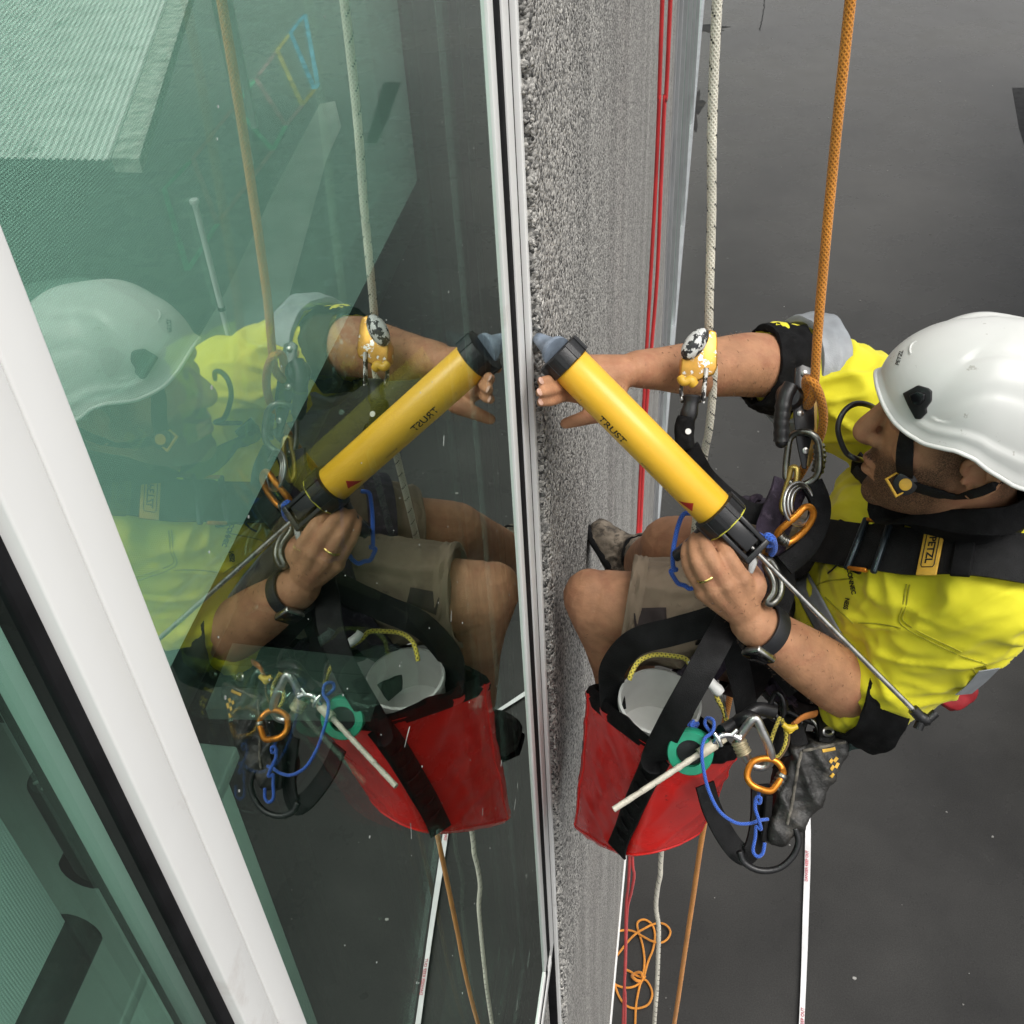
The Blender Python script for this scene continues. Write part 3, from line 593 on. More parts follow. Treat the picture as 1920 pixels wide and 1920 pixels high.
# --- legs
LH, LK, LA = V([.41, 1.225, -1.315]), V([.094, 1.236, -1.285]), V([.150, 1.268, -1.685])
RH, RA = V([.41, 1.385, -1.315]), V([.135, 1.70, -1.64]); RK = aty(1256, 1024, 1.475)
limb(bm_, [LH, LH * .5 + LK * .5 + V([0, 0, .01]), LK * .82 + LH * .18, LK], [.088, .074, .062, .056], seg=28)
bm_.ball(LK + V([-.016, 0, .014]), .044, .044, .048)
limb(bm_, [LK, LK * .7 + LA * .3 + V([.018, 0, 0]), LK * .35 + LA * .65 + V([.008, 0, 0]), LA], [.054, .057, .046, .036], seg=28)
limb(bm_, [RH, RH * .5 + RK * .5, RK], [.088, .07, .056], seg=28)
limb(bm_, [RK, RK * .7 + RA * .3 + V([.012, 0, 0]), RK * .35 + RA * .65, RA], [.054, .056, .046, .037], seg=28)
body_me = remesh(bm_, .0028, 5, .5)
co = getco(body_me)
h = HC - co; hu = co[:, 2] - HC[2]; hfw = HC[0] - co[:, 0]; hl = np.abs(co[:, 1] - HC[1])
st = np.zeros(len(co)); inh = (np.linalg.norm(co - HC, axis=1) < .19)
jaw = np.clip((-.018 - hu + np.clip(hfw, -.03, .1) * -.25 + .03) / .02, 0, 1) * np.clip((hfw + .005) / .03, 0, 1) * np.clip((hu + .145) / .02, 0, 1) * .95
side = np.clip((hu + .045) / .03, 0, 1) * np.clip((.032 - np.abs(hfw - .018)) / .02, 0, 1) * (hl > .05) * .9          # sideburn
hair = np.clip((hu - .015) / .03, 0, 1) * (hfw < .045) * .95 + np.clip((-.035 - hfw) / .02, 0, 1) * np.clip((hu + .09) / .03, 0, 1) * .8
lips = (np.abs(hu + .060) < .012) & (hfw > .088) & (hl < .022)
ear = (hl > .077) & (np.abs(hu) < .045)
st[inh] = np.maximum.reduce([jaw, side, hair])[inh]; st[lips | ear] = 0
at_ = body_me.attributes.new('stubble', 'FLOAT', 'POINT'); at_.data.foreach_set('value', st)
for p_ in range(1): pass
body = link('body', body_me, M['skin'], person); body['label'] = 'tanned skin: face with short beard, bare forearms, hands and knees'
print('body verts', len(co))
body_tree = bvh(body_me)
# finger nails of the wall hand
for (d_, t_) in r_tip[:3]:
    u = unit(t_ - d_); p, nn = V(t_) - u * .002, -CR[2]; q = t_ - u * .001 - CR[2] * .0062; s_ = unit(np.cross(u, CR[2]))
    mb = MB(); mb.ball(q, .0058, .0050, .0014, 12, 8, V([u, s_, unit(np.cross(u, s_))])); mb.build('fingernail', mat('nail', (.58, .36, .28), .35, var=.06) if 'nail' not in bpy.data.materials else bpy.data.materials['nail'], person)
# fine dark hair on forearms and shins
no = getno(body_me); mb = MB(); cand = np.where(((co[:, 0] > .12) & (co[:, 0] < .46) & (np.minimum(np.linalg.norm(np.cross(co - RW, unit(RE - RW)), axis=1), np.linalg.norm(np.cross(co - LW, unit(LE - LW)), axis=1)) < .052)) | ((np.linalg.norm(np.cross(co - LK, unit(LA - LK)), axis=1) < .062) & (co[:, 2] < -1.29) & (co[:, 2] > -1.66)))[0]
for i in rng.choice(cand, 1500):
    p = co[i]; n_ = no[i]; arm = RE - RW if p[1] > 1.15 else LE - LW; g = unit(n_ * .55 - unit(arm) * .6 + V([0, 0, -.35]) + rng.normal(0, .3, 3)); L_ = rng.uniform(.004, .008)
    s_ = unit(np.cross(g, n_ + .01)) * .00005; mb.add([p - s_, p + s_, p + g * L_ * .6 + n_ * .001 + s_ * .6, p + g * L_], [(0, 1, 2), (0, 2, 3)])
tag(mb.build('body_hair', mat('dark_hair', (.12, .07, .04), .5, var=.2), person, smooth=False), kind='stuff')

# ================================================================= CLOTHES
def folds(me, fn): c = getco(me); n_ = getno(me); d = V([fn(Vector(p), Vector(q)) for p, q in zip(c, n_)]); setco(me, c + n_ * d[:, None])
def rings(mb, L_, seg=40, e=2.5):
    P = spline([(a, b, c) for a, b, c, d, f in L_], 6); Q = spline([(d, f, 0) for a, b, c, d, f in L_], 6); vs = []; fs = []
    for i in range(len(P)):
        for j in range(seg):
            a = 2 * math.pi * j / seg; ca, sa = math.cos(a), math.sin(a); vs.append(V([P[i][1] + Q[i][0] * math.copysign(abs(ca) ** (2 / e), ca), P[i][2] + Q[i][1] * math.copysign(abs(sa) ** (2 / e), sa), P[i][0]]))
    for i in range(len(P) - 1):
        for j in range(seg): j2 = (j + 1) % seg; fs.append((i * seg + j, i * seg + j2, (i + 1) * seg + j2, (i + 1) * seg + j))
    fs.append(tuple(range(seg))[::-1]); fs.append(tuple((len(P) - 1) * seg + j for j in range(seg))); mb.add(vs, fs)
sh = MB()
rings(sh, [(-1.41, .445, 1.295, .105, .140), (-1.33, .470, 1.28, .120, .150), (-1.24, .51, 1.255, .132, .158), (-1.16, .545, 1.235, .142, .165), (-1.09, .568, 1.225, .146, .172), (-1.045, .582, 1.215, .128, .165), (-1.015, .592, 1.20, .10, .130), (-.985, .598, 1.18, .070, .085)])
LS = LE + (LW - LE) * .13
limb(sh, [(.60, 1.14, -1.09), LSH, LSH * .5 + LE * .5 + V([.008, .006, .004]), LE, LS], [.10, .085, .080, .061, .042], seg=28, end=False)
RS = RE + (RW - RE) * .13
limb(sh, [(.58, 1.25, -1.06), RSH, RSH * .5 + RE * .5 + V([0, 0, .008]), RE, RS], [.11, .088, .080, .066, .050], seg=28, end=False)
shirt_me = remesh(sh, .0042, 8, .5)
smooth_tree = bvh(shirt_me)
def shirt_fold(p, n):
    w = noise.noise_vector(p * 5) * .06; q = p + w
    def ridge(v, g): return max(0, 1 - abs(noise.noise(v)) * g)
    da = min(1, max(0, (Vector(LS) - p).length / .05)) * min(1, max(0, (Vector(RS) - p).length / .07))
    a = ridge(Vector((q.x * 8 + q.y * 4, q.y * 8 - q.x * 4, q.z * 18)), 5.0) ** 1.3
    b = ridge(Vector((q.x * 15 - q.z * 9 + 4, q.y * 13 + q.z * 12, q.z * 10 - q.x * 8)), 4.6) ** 1.2
    arm = max(0, min(1, (1.12 - p.y) / .05)) + max(0, min(1, (p.y - 1.36) / .06))
    ax = LE - LSH if p.y < 1.2 else RE - RSH; ax = Vector(unit(ax)); t = q.dot(ax)
    c = ridge(Vector((t * 24 + 9, (q - ax * t).x * 9, (q - ax * t).y * 9)), 2.6) ** 1.4
    fine = noise.noise(q * 60) * .0012
    return (.009 * a + .005 * b + .005 * arm * c + fine * .6) * (.3 + .7 * da) - .004 * da
folds(shirt_me, shirt_fold); relax(shirt_me, 2)
lax = unit(unit(LW - LE) + unit(LE - LSH) * .45); rax = unit(unit(RW - RE) + unit(RE - RSH) * .35)
def fabric_yellow():
    m = mat('hi_vis_yellow_cotton', (.82, .745, .020), .75, var=.06, scale=14, bump=.25, bscale=1100, sheen=.15, dirt=((.60, .55, .03), 10, .60, .2)); return m
M['yellow'] = fabric_yellow()
shirt = link('shirt', shirt_me, M['yellow'], person); shirt['label'] = 'creased high-visibility yellow work shirt with grey reflective tape'
shirt_tree = bvh(shirt_me)
# sleeve cuffs
def ring_cloth(name, c, ax, r0, r1, ln, m, seg=64, wob=.004, parent=person, e=1.0):
    ax = unit(ax); h_ = V([0, 0, 1.]) if abs(ax[2]) < .8 else V([1., 0, 0]); u = unit(np.cross(ax, h_)); w = np.cross(ax, u); vs = []; fs = []; nl = 9
    prof = [(r0 * .9, 0)] + [(r0 + (r1 - r0) * i / (nl - 1) + .0015 * math.sin(math.pi * i / (nl - 1)), ln * i / (nl - 1)) for i in range(nl)] + [(r1 * .965, ln * 1.02), (r1 * .92, ln * 1.0), (r1 * .88, ln * .7)]
    for k, (r, z) in enumerate(prof):
        for j in range(seg):
            a = 2 * math.pi * j / seg; d = 1 + wob / r * noise.noise(Vector((math.cos(a) * 3 + c[0] * 9, math.sin(a) * 3, k * .45 + c[2] * 7))) * 2 + wob / r * .5 * noise.noise(Vector((math.cos(a) * 7, math.sin(a) * 7, k * .9)))
            vs.append(V(c) + ax * z + (u * math.cos(a) + w * e * math.sin(a)) * r * d)
    for i in range(len(prof) - 1):
        for j in range(seg): j2 = (j + 1) % seg; fs.append((i * seg + j, i * seg + j2, (i + 1) * seg + j2, (i + 1) * seg + j))
    return MB().add(vs, fs).build(name, m, parent)
M['reflect'] = mat('reflective_tape', (.30, .32, .34), .35, var=.08, scale=50, bump=.3, bscale=700, dirt=((.2, .2, .2), 30, .6, .2))
ring_cloth('cuff', LS - lax * .046, lax, .086, .069, .058, M['black_fabric'], wob=.003)
ring_cloth('reflective_band', RS - rax * .074, rax, .096, .082, .040, M['reflect'], wob=.002)
ring_cloth('cuff', RS - rax * .034, rax, .071, .060, .056, M['black_fabric'], wob=.0035)
# collar
vs = []; fs = []; sg = 48
for k, (r, z, t) in enumerate([(.066, -.055, 0), (.076, -.012, 0), (.080, .022, .010), (.078, .045, .020), (.083, .048, .022), (.090, .032, .016), (.094, .014, .006)]):
    for j in range(sg):
        a = 2 * math.pi * j / sg; ca, sa = math.cos(a), math.sin(a); op = max(0, -ca) ** 3        # opens at the throat
        vs.append(V([.578 + ca * r * .97 * (1 + .35 * op * (z > .01)), 1.150 + sa * r * .97, -.942 + z * (1 - .75 * op) + t * ca * .6 - .035 * op]) + V([0, .004 * math.sin(a * 5), .003 * math.sin(a * 7)]))
for i in range(6):
    for j in range(sg): j2 = (j + 1) % sg; fs.append((i * sg + j, i * sg + j2, (i + 1) * sg + j2, (i + 1) * sg + j))
MB().add(vs, fs).build('collar', M['black_fabric'], person)
# shorts
so = MB()
limb(so, [(.44, 1.30, -1.40), (.44, 1.30, -1.33)], [.105, .115], seg=28)
LT = LH * .17 + LK * .83; RT = RH * .36 + RK * .64
limb(so, [LH + V([.01, 0, 0]), LH * .6 + LK * .4 + V([0, 0, .008]), LT], [.098, .090, .080], seg=28, end=False)
limb(so, [RH + V([.01, 0, 0]), RH * .6 + RK * .4, RT], [.098, .090, .080], seg=28, end=False)
so_me = remesh(so, .0045, 6, .5)
def short_fold(p, n):
    q = p + noise.noise_vector(p * 7) * .04
    return .011 * max(0, 1 - abs(noise.noise(Vector((q.x * 9, q.y * 15, q.z * 15)))) * 3) ** 1.5 + .005 * max(0, 1 - abs(noise.noise(Vector((q.x * 26, q.y * 18 + 5, q.z * 20)))) * 3) + .001 * noise.noise(p * 60) - .004
folds(so_me, short_fold); relax(so_me, 2)
M['tan'] = mat('tan_canvas', (.235, .180, .125), .85, var=.10, scale=18, bump=.4, bscale=1000, dirt=((.07, .055, .045), 26, .60, .12))
shorts = link('shorts', so_me, M['tan'], person); shorts['label'] = 'stained tan canvas work shorts with dark patch'
shorts_tree = bvh(so_me)
ring_cloth('shorts_hem', LT - unit(LK - LH) * .012, LK - LH, .086, .085, .024, M['tan'], wob=.003)
ring_cloth('shorts_hem', RT - unit(RK - RH) * .016, RK - RH, .086, .085, .026, M['tan'], wob=.003)
def patch(tree, pix, name, m, parent, off=.002, nu=6, nv=6):
    a, b, c, d = [V(p, float) for p in pix]; vs = []; fs = []
    for i in range(nu):
        for j in range(nv):
            u, v = i / (nu - 1), j / (nv - 1); q = (a * (1 - u) + b * u) * (1 - v) + (d * (1 - u) + c * u) * v; p, n_ = hit(tree, q[0], q[1], off); vs.append(p)
    for i in range(nu - 1):
        for j in range(nv - 1): k = i * nv + j; fs.append((k, k + 1, k + nv + 1, k + nv))
    o = MB().add(vs, fs).build(name, m, parent); md = o.modifiers.new('thick', 'SOLIDIFY'); md.thickness = .0015; return o
patch(shorts_tree, [(1187, 1141), (1248, 1139), (1252, 1171), (1190, 1183)], 'pocket_patch', mat('dark_brown_cloth', (.038, .028, .027), .85, var=.15, scale=50, bump=.4, bscale=900), person)
# boots
M['boot'] = mat('muddy_suede', (.20, .165, .125), .85, var=.3, scale=40, bump=.8, bscale=160, dirt=((.055, .045, .035), 45, .48, .12))
M['boot_dark'] = mat('dark_leather', (.035, .032, .027), .6, var=.3, scale=40, bump=.6, bscale=200)
def boot(heel, toe, ankle, solen, m, label):
    b = MB(); heel, toe, ankle = V(heel), V(toe), V(ankle); sn = unit(solen); u = unit(toe - heel); L_ = np.linalg.norm(toe - heel); s_ = np.cross(u, sn)
    P = []; rr = []; fl = []
    for t, hgt, w in ((0, .040, .030), (.12, .046, .036), (.35, .050, .036), (.55, .042, .042), (.75, .033, .046), (.9, .028, .040), (1.0, .022, .024)):
        P.append(heel + u * L_ * t - sn * (hgt * .9)); rr.append(hgt); fl.append(w / hgt)
    PP = spline(P, 4); tt = np.linspace(0, 6, len(PP)); b.tube(PP, np.interp(tt, range(7), rr), 18, up=-sn, flat=np.interp(tt, range(7), fl), sup=2.5)
    limb(b, [heel + u * .055 - sn * .06, (heel + u * .06 - sn * .06) * .4 + ankle * .6, ankle], [.044, .043, .047], seg=20)
    me = remesh(b, .004, 4); folds(me, lambda p, n: .0016 * noise.noise(p * 95) + .0022 * max(-.3, 1 - 3 * abs(noise.noise(Vector((p.x * 30, p.y * 42, p.z * 42))))))
    o = link('boot', me, m, person); o['label'] = label
    so_ = MB(); so_.tube(spline([heel - u * .006 - sn * .004] + [heel + u * L_ * t - sn * .004 for t in (.3, .6, .85)] + [toe + u * .004 - sn * .004], 5), np.interp(np.linspace(0, 4, 21), range(5), [.030, .038, .044, .044, .024]), 16, up=s_, flat=.28, sup=3); so_.build('boot_sole', M['gasket'], o)
    lc = MB()
    for k in range(5):
        t = .42 + k * .075; c = heel + u * L_ * (t - .08) - sn * (.094 - k * .006) - u * 0
        lc.tube(spline([c + s_ * .026 + sn * .012, c - sn * .003 + u * .01, c - s_ * .026 + sn * .012 + u * .02], 5), .0024, 8); lc.tube(spline([c - s_ * .026 + sn * .012, c - sn * .002 + u * .01, c + s_ * .026 + sn * .012 + u * .02], 5), .0024, 8)
    c = heel + u * L_ * .36 - sn * .10
    for s2 in (-1, 1): lc.tube(spline([c, c + s_ * s2 * .022 - sn * .012, c + s_ * s2 * .034 + u * .012, c + s_ * s2 * .012 + u * .006 - sn * .006, c], 6), .0022, 8)
    lc.build('laces', mat('lace_cord', (.11, .09, .065), .9, var=.2, scale=60) if 'lace_cord' not in bpy.data.materials else bpy.data.materials['lace_cord'], o); return o
rtoe = aty(1117, 990, 1.78); rheel = aty(1180, 1084, 1.66)
boot(rheel + V([-.03, .02, -.02]), rtoe + V([-.02, 0, 0]), RA + V([0, 0, .03]), (-1, .12, -.25), M['boot'], 'muddy pale suede boot braced against the concrete wall')
boot((.235, 1.29, -1.755), (.062, 1.275, -1.735), LA + V([.01, 0, .04]), (-.1, 0, -1), M['boot_dark'], 'dark work boot under the bent left knee behind the red bag')
# socks
ring_cloth('sock', RA + V([.006, -.02, .05]), RA - RK, .043, .042, .05, M['black_fabric'], wob=.002)
ring_cloth('sock', LA + V([.0, 0, .07]), LA - LK, .042, .043, .05, M['black_fabric'], wob=.002)
# ================================================================= HELMET
helmet = empty('helmet', HC + V([0, 0, .05]), 'glossy white climbing helmet with black side clip on the worker\'s head', 'helmet')
HB = HC + V([.016, 0, -.014])
def rim(th):
    c, s_ = math.cos(th), math.sin(th)                      # 0 = front
    a = .108 if c > 0 else .138
    f_ = a * abs(c) ** .92 * (1 if c > 0 else -1); l_ = .104 * abs(s_) ** .92 * (1 if s_ > 0 else -1)
    if c > .75: f_ += .012 * (c - .75) / .25                  # short peak
    dg_ = abs(math.degrees(math.atan2(s_, c))); z = float(np.interp(dg_, [0, 10, 20, 30, 40, 50, 60, 70, 80, 90, 100, 110, 130, 180], [.080, .076, .067, .058, .053, .052, .055, .057, .051, .034, .015, .005, -.008, -.012]))
    return f_, l_, z
nt_, nr_ = 120, 46; vs = []; fs = []
APEX = .157
def shell_pt(th, t, off=0.0):
    f_, l_, z0 = rim(th); p_ = 2.35; s_ = (1 - t ** p_) ** (1 / p_) if t < 1 else 0
    band = 1.0
    sidew = min(1, max(0, (abs(math.sin(th / 2)) - .28) / .1))
    step = 1 / (1 + math.exp(-(t - .235 + .06 * math.cos(th)) * 90)); s2 = s_ * (1 - .035 * step * sidew)
    l2 = l_ * s2; crease = .0042 * (math.exp(-((abs(l2) - .040) / .005) ** 2)) * min(1, t * 2) * (math.cos(th) < .75) + .0034 * math.exp(-((abs(l2) - .078) / .005) ** 2) * (t > .3)
    h_ = z0 + (APEX - z0) * t - crease
    fl = 1 + .035 * max(0, 1 - t / .10)                          # flared lip
    return HB + V([-(f_ * s2 * fl) + .012 * t, -(l2 * fl), h_ + off])
for i in range(nr_):
    t = (i / (nr_ - 1)) ** .85 * .9985
    for j in range(nt_): vs.append(shell_pt(2 * math.pi * j / nt_, t))
for i in range(nr_ - 1):
    for j in range(nt_): j2 = (j + 1) % nt_; fs.append((i * nt_ + j, i * nt_ + j2, (i + 1) * nt_ + j2, (i + 1) * nt_ + j))
fs.append(tuple((nr_ - 1) * nt_ + j for j in range(nt_)))
M['helmet'] = mat('white_abs_shell', (.70, .705, .675), .34, var=.025, scale=10, coat=.05, dirt=((.48, .47, .43), 55, .66, .03))
me = MB().add(vs, fs).mesh('shell'); bm = bmesh.new(); bm.from_mesh(me); bmesh.ops.recalc_face_normals(bm, faces=bm.faces[:]); bm.to_mesh(me); bm.free()
shell = link('shell', me, M['helmet'], helmet); md = shell.modifiers.new('thick', 'SOLIDIFY'); md.thickness = .004; md.offset = -1
hel_tree = bvh(me)
MB().tube([shell_pt(2 * math.pi * j / nt_, .002) for j in range(nt_)], .0026, 10, closed=True).build('rim', M['helmet'], shell)
mb = MB(); mb.tube([HB + (shell_pt(2 * math.pi * j / 60, .03) - HB) * V([.9, .88, 1]) + V([0, 0, .0]) for j in range(60)], .007, 8, closed=True, flat=1.6, up=(0, 0, 1)); mb.build('headband', M['black_plastic'], helmet)
def plate(tree, pix, name, m, parent, h=.004, lift=-.001, bevel=.0008):
    P = []; N = []
    for a, b in pix: p, n_ = hit(tree, a, b, lift); P.append(p); N.append(n_)
    n_ = unit(np.mean(N, axis=0)); c = np.mean(P, axis=0); return MB().prism(P, n_, h).build(name, m, parent, bevel=bevel)
clip = plate(hel_tree, [(1693, 737), (1722, 721), (1742, 727), (1749, 733), (1748, 752), (1738, 766), (1739, 774), (1728, 786), (1718, 785), (1703, 760)], 'side_clip', M['black_plastic'], helmet, .007, -.003, .0012)
plate(hel_tree, [(1708, 740), (1724, 732), (1738, 738), (1737, 750), (1726, 760), (1714, 756)], 'clip_window', mat('gloss_black', (.006, .006, .007), .12, var=.1), clip, .008, -.001, .001)
def surf_text(tree, txt, px, py, ang, hpx, name, parent, m=None, off=.0006, sx=1.0, bold=.02, depth=None):
    me = text_mesh(txt, 1.0, 0.0, bold); c = getco(me); wd = c[:, 0].max() - c[:, 0].min(); ht = c[:, 1].max() - c[:, 1].min(); c = c / ht * hpx; c[:, 0] *= sx
    bmx = bmesh.new(); bmx.from_mesh(me); bmesh.ops.triangulate(bmx, faces=bmx.faces[:]); bmesh.ops.subdivide_edges(bmx, edges=[e for e in bmx.edges if e.calc_length() > .25], cuts=1); bmx.to_mesh(me); bmx.free()
    c = getco(me); c = c / ht * hpx; c[:, 0] *= sx; ca, sa = math.cos(ang), math.sin(ang)
    P = [hit(tree, px + q[0] * ca + q[1] * sa, py + q[0] * sa - q[1] * ca, off)[0] for q in c]; setco(me, V(P))
    return link(name, me, m or M['ink'], parent, smooth=False)
surf_text(hel_tree, 'PETZL', 1687, 671, math.radians(-72), 7, 'lettering', shell, sx=1.1)
P_, N_ = drape(hel_tree, [(1718, 640), (1709, 646), (1706, 656), (1708, 664)], .0004, 4); MB().tube(P_, .0012, 6).build('moulded_mark', M['helmet'], shell)
# chin strap
P_, N_ = drape(body_tree, [(1706, 806), (1700, 832), (1697, 862), (1699, 888)], .0025, 5); MB().strap(P_, N_, .020, .0018).build('chin_strap', M['black_web'], helmet)
P_, N_ = drape(body_tree, [(1712, 906), (1750, 918), (1790, 926), (1830, 924), (1865, 908), (1892, 886)], .0035, 5); MB().strap(P_, N_, [.016] * 8 + [.011] * (len(P_) - 8), .0018).build('chin_strap', M['black_web'], helmet)
p, n_ = hit(body_tree, 1698, 902, .003); bk = MB().lathe([(.0135, 0), (.0145, .002), (.014, .008), (.011, .0095)], p, -CR[2] * .8 + n_ * .4, 24).build('chin_buckle', M['black_plastic'], helmet)
q = p + unit(-CR[2] * .8 + n_ * .4) * .0095; MB().lathe([(.0075, 0), (.0075, .0012), (.0065, .0018)], q, -CR[2] * .8 + n_ * .4, 20).build('buckle_button', M['yellow_label'], bk)
c = atd(1682, 908, float(CR[2] @ (p - CAM)) - .004)
fr = MB(); u = unit(CR[0] * .5 + CR[1] * .86); w = unit(np.cross(u, CR[2]))
fr.tube([c + u * .012 + w * .008, c + u * .012 - w * .008, c - u * .012 - w * .008, c - u * .012 + w * .008], .0022, 8, closed=True); fr.build('strap_slider', M['yellow_label'], helmet)
P_ = spline([p + CR[0] * -.004, c], 4); MB().strap(P_, [-CR[2]] * len(P_), .015, .0018).build('strap_tail', M['black_web'], helmet)

# ================================================================= SEALANT GUN
GF = V([.0594, 1.157, -.773]); GR = V([.2559, 1.085, -.9406]); gd = unit(GR - GF)
gun = empty('sealant_gun', GR, 'yellow barrelled sealant gun held against the window joint', 'sealant gun')
M['gun_yellow'] = mat('gun_yellow_plastic', (.90, .51, .035), .34, var=.035, scale=22, coat=.1, dirt=((.10, .08, .05), 64, .69, .012))
bar = MB().lathe([(.0245, 0), (.026, .002), (.026, .266), (.0245, .268)], GF, gd, 48).build('barrel', M['gun_yellow'], gun)
def ribbed(c, ax, r, ln, n_=10): 
    mb = MB(); mb.lathe([(r * .9, 0), (r, .002), (r, ln - .002), (r * .92, ln)], c, ax, 40)
    h_ = unit(np.cross(ax, [0, 0, 1.])); g = np.cross(ax, h_)
    for i in range(n_): a = i * 2 * math.pi / n_; u = h_ * math.cos(a) + g * math.sin(a); mb.obox(V(c) + ax * ln / 2 + u * r, ax, np.cross(ax, u), u, ln * .46, .0035, .0009)
    return mb
ribbed(GF - gd * .019, gd, .0305, .024).build('front_collar', M['black_plastic'], gun, bevel=0)
ribbed(GR - gd * .004, gd, .0315, .026).build('rear_collar', M['black_plastic'], gun)
MB().lathe([(.0308, .0), (.0314, .0006), (.0314, .0016), (.0308, .002)], GR + gd * .0205, gd, 40).build('yellow_ring', mat('lime_seal', (.55, .52, .06), .5, var=.05), gun)
nt0 = GF - gd * .019; tip = atx(1007, 633, .016); nd = unit(tip - nt0); nl = np.linalg.norm(tip - nt0)
mb = MB(); mb.lathe([(.020, 0), (.0195, .006), (.0135, .013), (.0115, .022), (.0095, nl * .75), (.0075, nl - .001), (.0065, nl)], nt0, nd, 28); noz = mb.build('nozzle', mat('blue_grey_nozzle', (.24, .29, .36), .4, var=.2, scale=60, dirt=((.05, .055, .07), 50, .60, .1)), gun)
# frame, grip, trigger and plunger
u_ = unit(np.cross(gd, CR[2])); w_ = unit(np.cross(gd, u_))            # u_ across in view, w_ along the line of sight
fb = GR + gd * .022
mb = MB(); mb.obox(fb + gd * .020, gd, u_, w_, .022, .011, .014); mb.obox(fb + gd * .026 + u_ * .016, gd, u_, w_, .026, .0035, .010); mb.obox(fb + gd * .026 - u_ * .016, gd, u_, w_, .030, .0035, .010); mb.obox(fb + gd * .052, gd, u_, w_, .004, .020, .011)
mb.build('frame', M['black_metal'], gun, bevel=.0015)
mb = MB(); mb.tube([fb + gd * .004 - w_ * .0145 + u_ * .004, fb + gd * .05 - w_ * .0145 + u_ * .004], .0026, 10); mb.tube([fb + gd * .002 - w_ * .013 - u_ * .009, fb + gd * .034 - w_ * .013 - u_ * .009], .0022, 10); mb.build('guide_rod', M['steel'], gun)
for a, b in ((.030, -.011), (.046, .013)): MB().lathe([(.0042, 0), (.0042, .003), (.003, .004)], fb + gd * a + u_ * b - w_ * .0125, -w_, 14).build('rivet', M['steel'], gun)
g0 = fb + gd * .022; g1 = atd(1277, 1036, 1.462)
P_ = spline([g0 + w_ * .004, atd(1385, 1008, 1.462), atd(1340, 1020, 1.466), atd(1300, 1030, 1.463), g1], 6); MB().tube(P_, np.interp(np.linspace(0, 4, len(P_)), range(5), [.014, .015, .0145, .013, .010]), 16, flat=1.25, sup=2.6).build('grip', M['black_plastic'], gun)
P_ = spline([fb + gd * .004 - u_ * .014, atd(1330, 985, 1.437), atd(1296, 1018, 1.438), atd(1268, 1042, 1.452)], 6); MB().tube(P_, [.007] * len(P_), 12, flat=1.7).build('trigger', M['black_metal'], gun)
tl = MB(); tl.prism([atd(1418, 1042, 1.428), atd(1424, 1030, 1.428), atd(1416, 1050, 1.428), atd(1402, 1074, 1.428), atd(1410, 1077, 1.428), atd(1418, 1060, 1.428)][0:1] + [atd(1426, 1036, 1.43), atd(1419, 1060, 1.43), atd(1412, 1076, 1.43), atd(1402, 1075, 1.43), atd(1404, 1058, 1.43)], CR[2], .003); tl.build('release_lever', M['steel'], gun, bevel=.0006)
r0 = fb + gd * .03; r1 = GR + gd * .388
rod = MB().tube([r0, r1], .0037, 14).build('plunger_rod', M['steel'], gun)
hk = gd; mb = MB(); mb.tube(spline([r1 - gd * .012, r1 + gd * .004, r1 + gd * .012 + u_ * .004, r1 + gd * .014 + u_ * .018], 5), [.0075] * 5 + [.0085] * 6 + [.006] * 5, 12); mb.tube(spline([r1 + gd * .006, r1 + gd * .012 - u_ * .014], 4), .0065, 12); mb.build('pull_handle', M['black_plastic'], gun)
def barrel_text(txt, s0, ang, hgt, name, m, parent, sx=1.0, flip=1):
    me = text_mesh(txt, 1.0, 0, .015); bmx = bmesh.new(); bmx.from_mesh(me); bmesh.ops.triangulate(bmx, faces=bmx.faces[:]); bmx.to_mesh(me); bmx.free(); c = getco(me); ht = c[:, 1].max() - c[:, 1].min(); c = c / ht * hgt; c[:, 0] *= sx
    base = -CR[2] - gd * (-CR[2] @ gd); base = unit(base); side = np.cross(gd, base); P = []
    for q in c: a = ang + q[1] / .0262 * flip; P.append(GF + gd * (s0 + q[0]) + (base * math.cos(a) + side * math.sin(a)) * .0263)
    setco(me, V(P)); return link(name, me, m, parent, smooth=False)
bs = unit(-CR[2] - gd * (-CR[2] @ gd)); sgn = 1 if (np.cross(gd, bs) @ CR[1]) > 0 else -1
barrel_text('TRUST', .098, sgn * 1.0, .0105, 'lettering', M['ink'], bar, sx=1.05, flip=-sgn)
barrel_text('BUILDING', .165, sgn * 1.22, .0028, 'small_print', mat('grey_print', (.28, .2, .08), .6), bar, sx=1.2, flip=-sgn)
def barrel_shape(pts, name, m, parent, r=.0264):
    base = bs; side = np.cross(gd, base); k = 5; vs = []; fs = []; P = V(pts, float)
    for i in range(k + 1):
        for j in range(k + 1 - i): q = P[0] + (P[1] - P[0]) * i / k + (P[2] - P[0]) * j / k; vs.append(GF + gd * q[0] + (base * math.cos(q[1]) + side * math.sin(q[1])) * r)
    idx = {}; n0 = 0
    for i in range(k + 1):
        for j in range(k + 1 - i): idx[i, j] = n0; n0 += 1
    for i in range(k):
        for j in range(k - i):
            fs.append((idx[i, j], idx[i + 1, j], idx[i, j + 1]))
            if i + j < k - 1: fs.append((idx[i + 1, j], idx[i + 1, j + 1], idx[i, j + 1]))
    return MB().add(vs, fs).build(name, m, parent, smooth=False)
barrel_shape([(.222, sgn * 1.30), (.244, sgn * 1.05), (.236, sgn * .62)][0:3], 'red_triangle', mat('red_print', (.55, .02, .015), .5), bar)

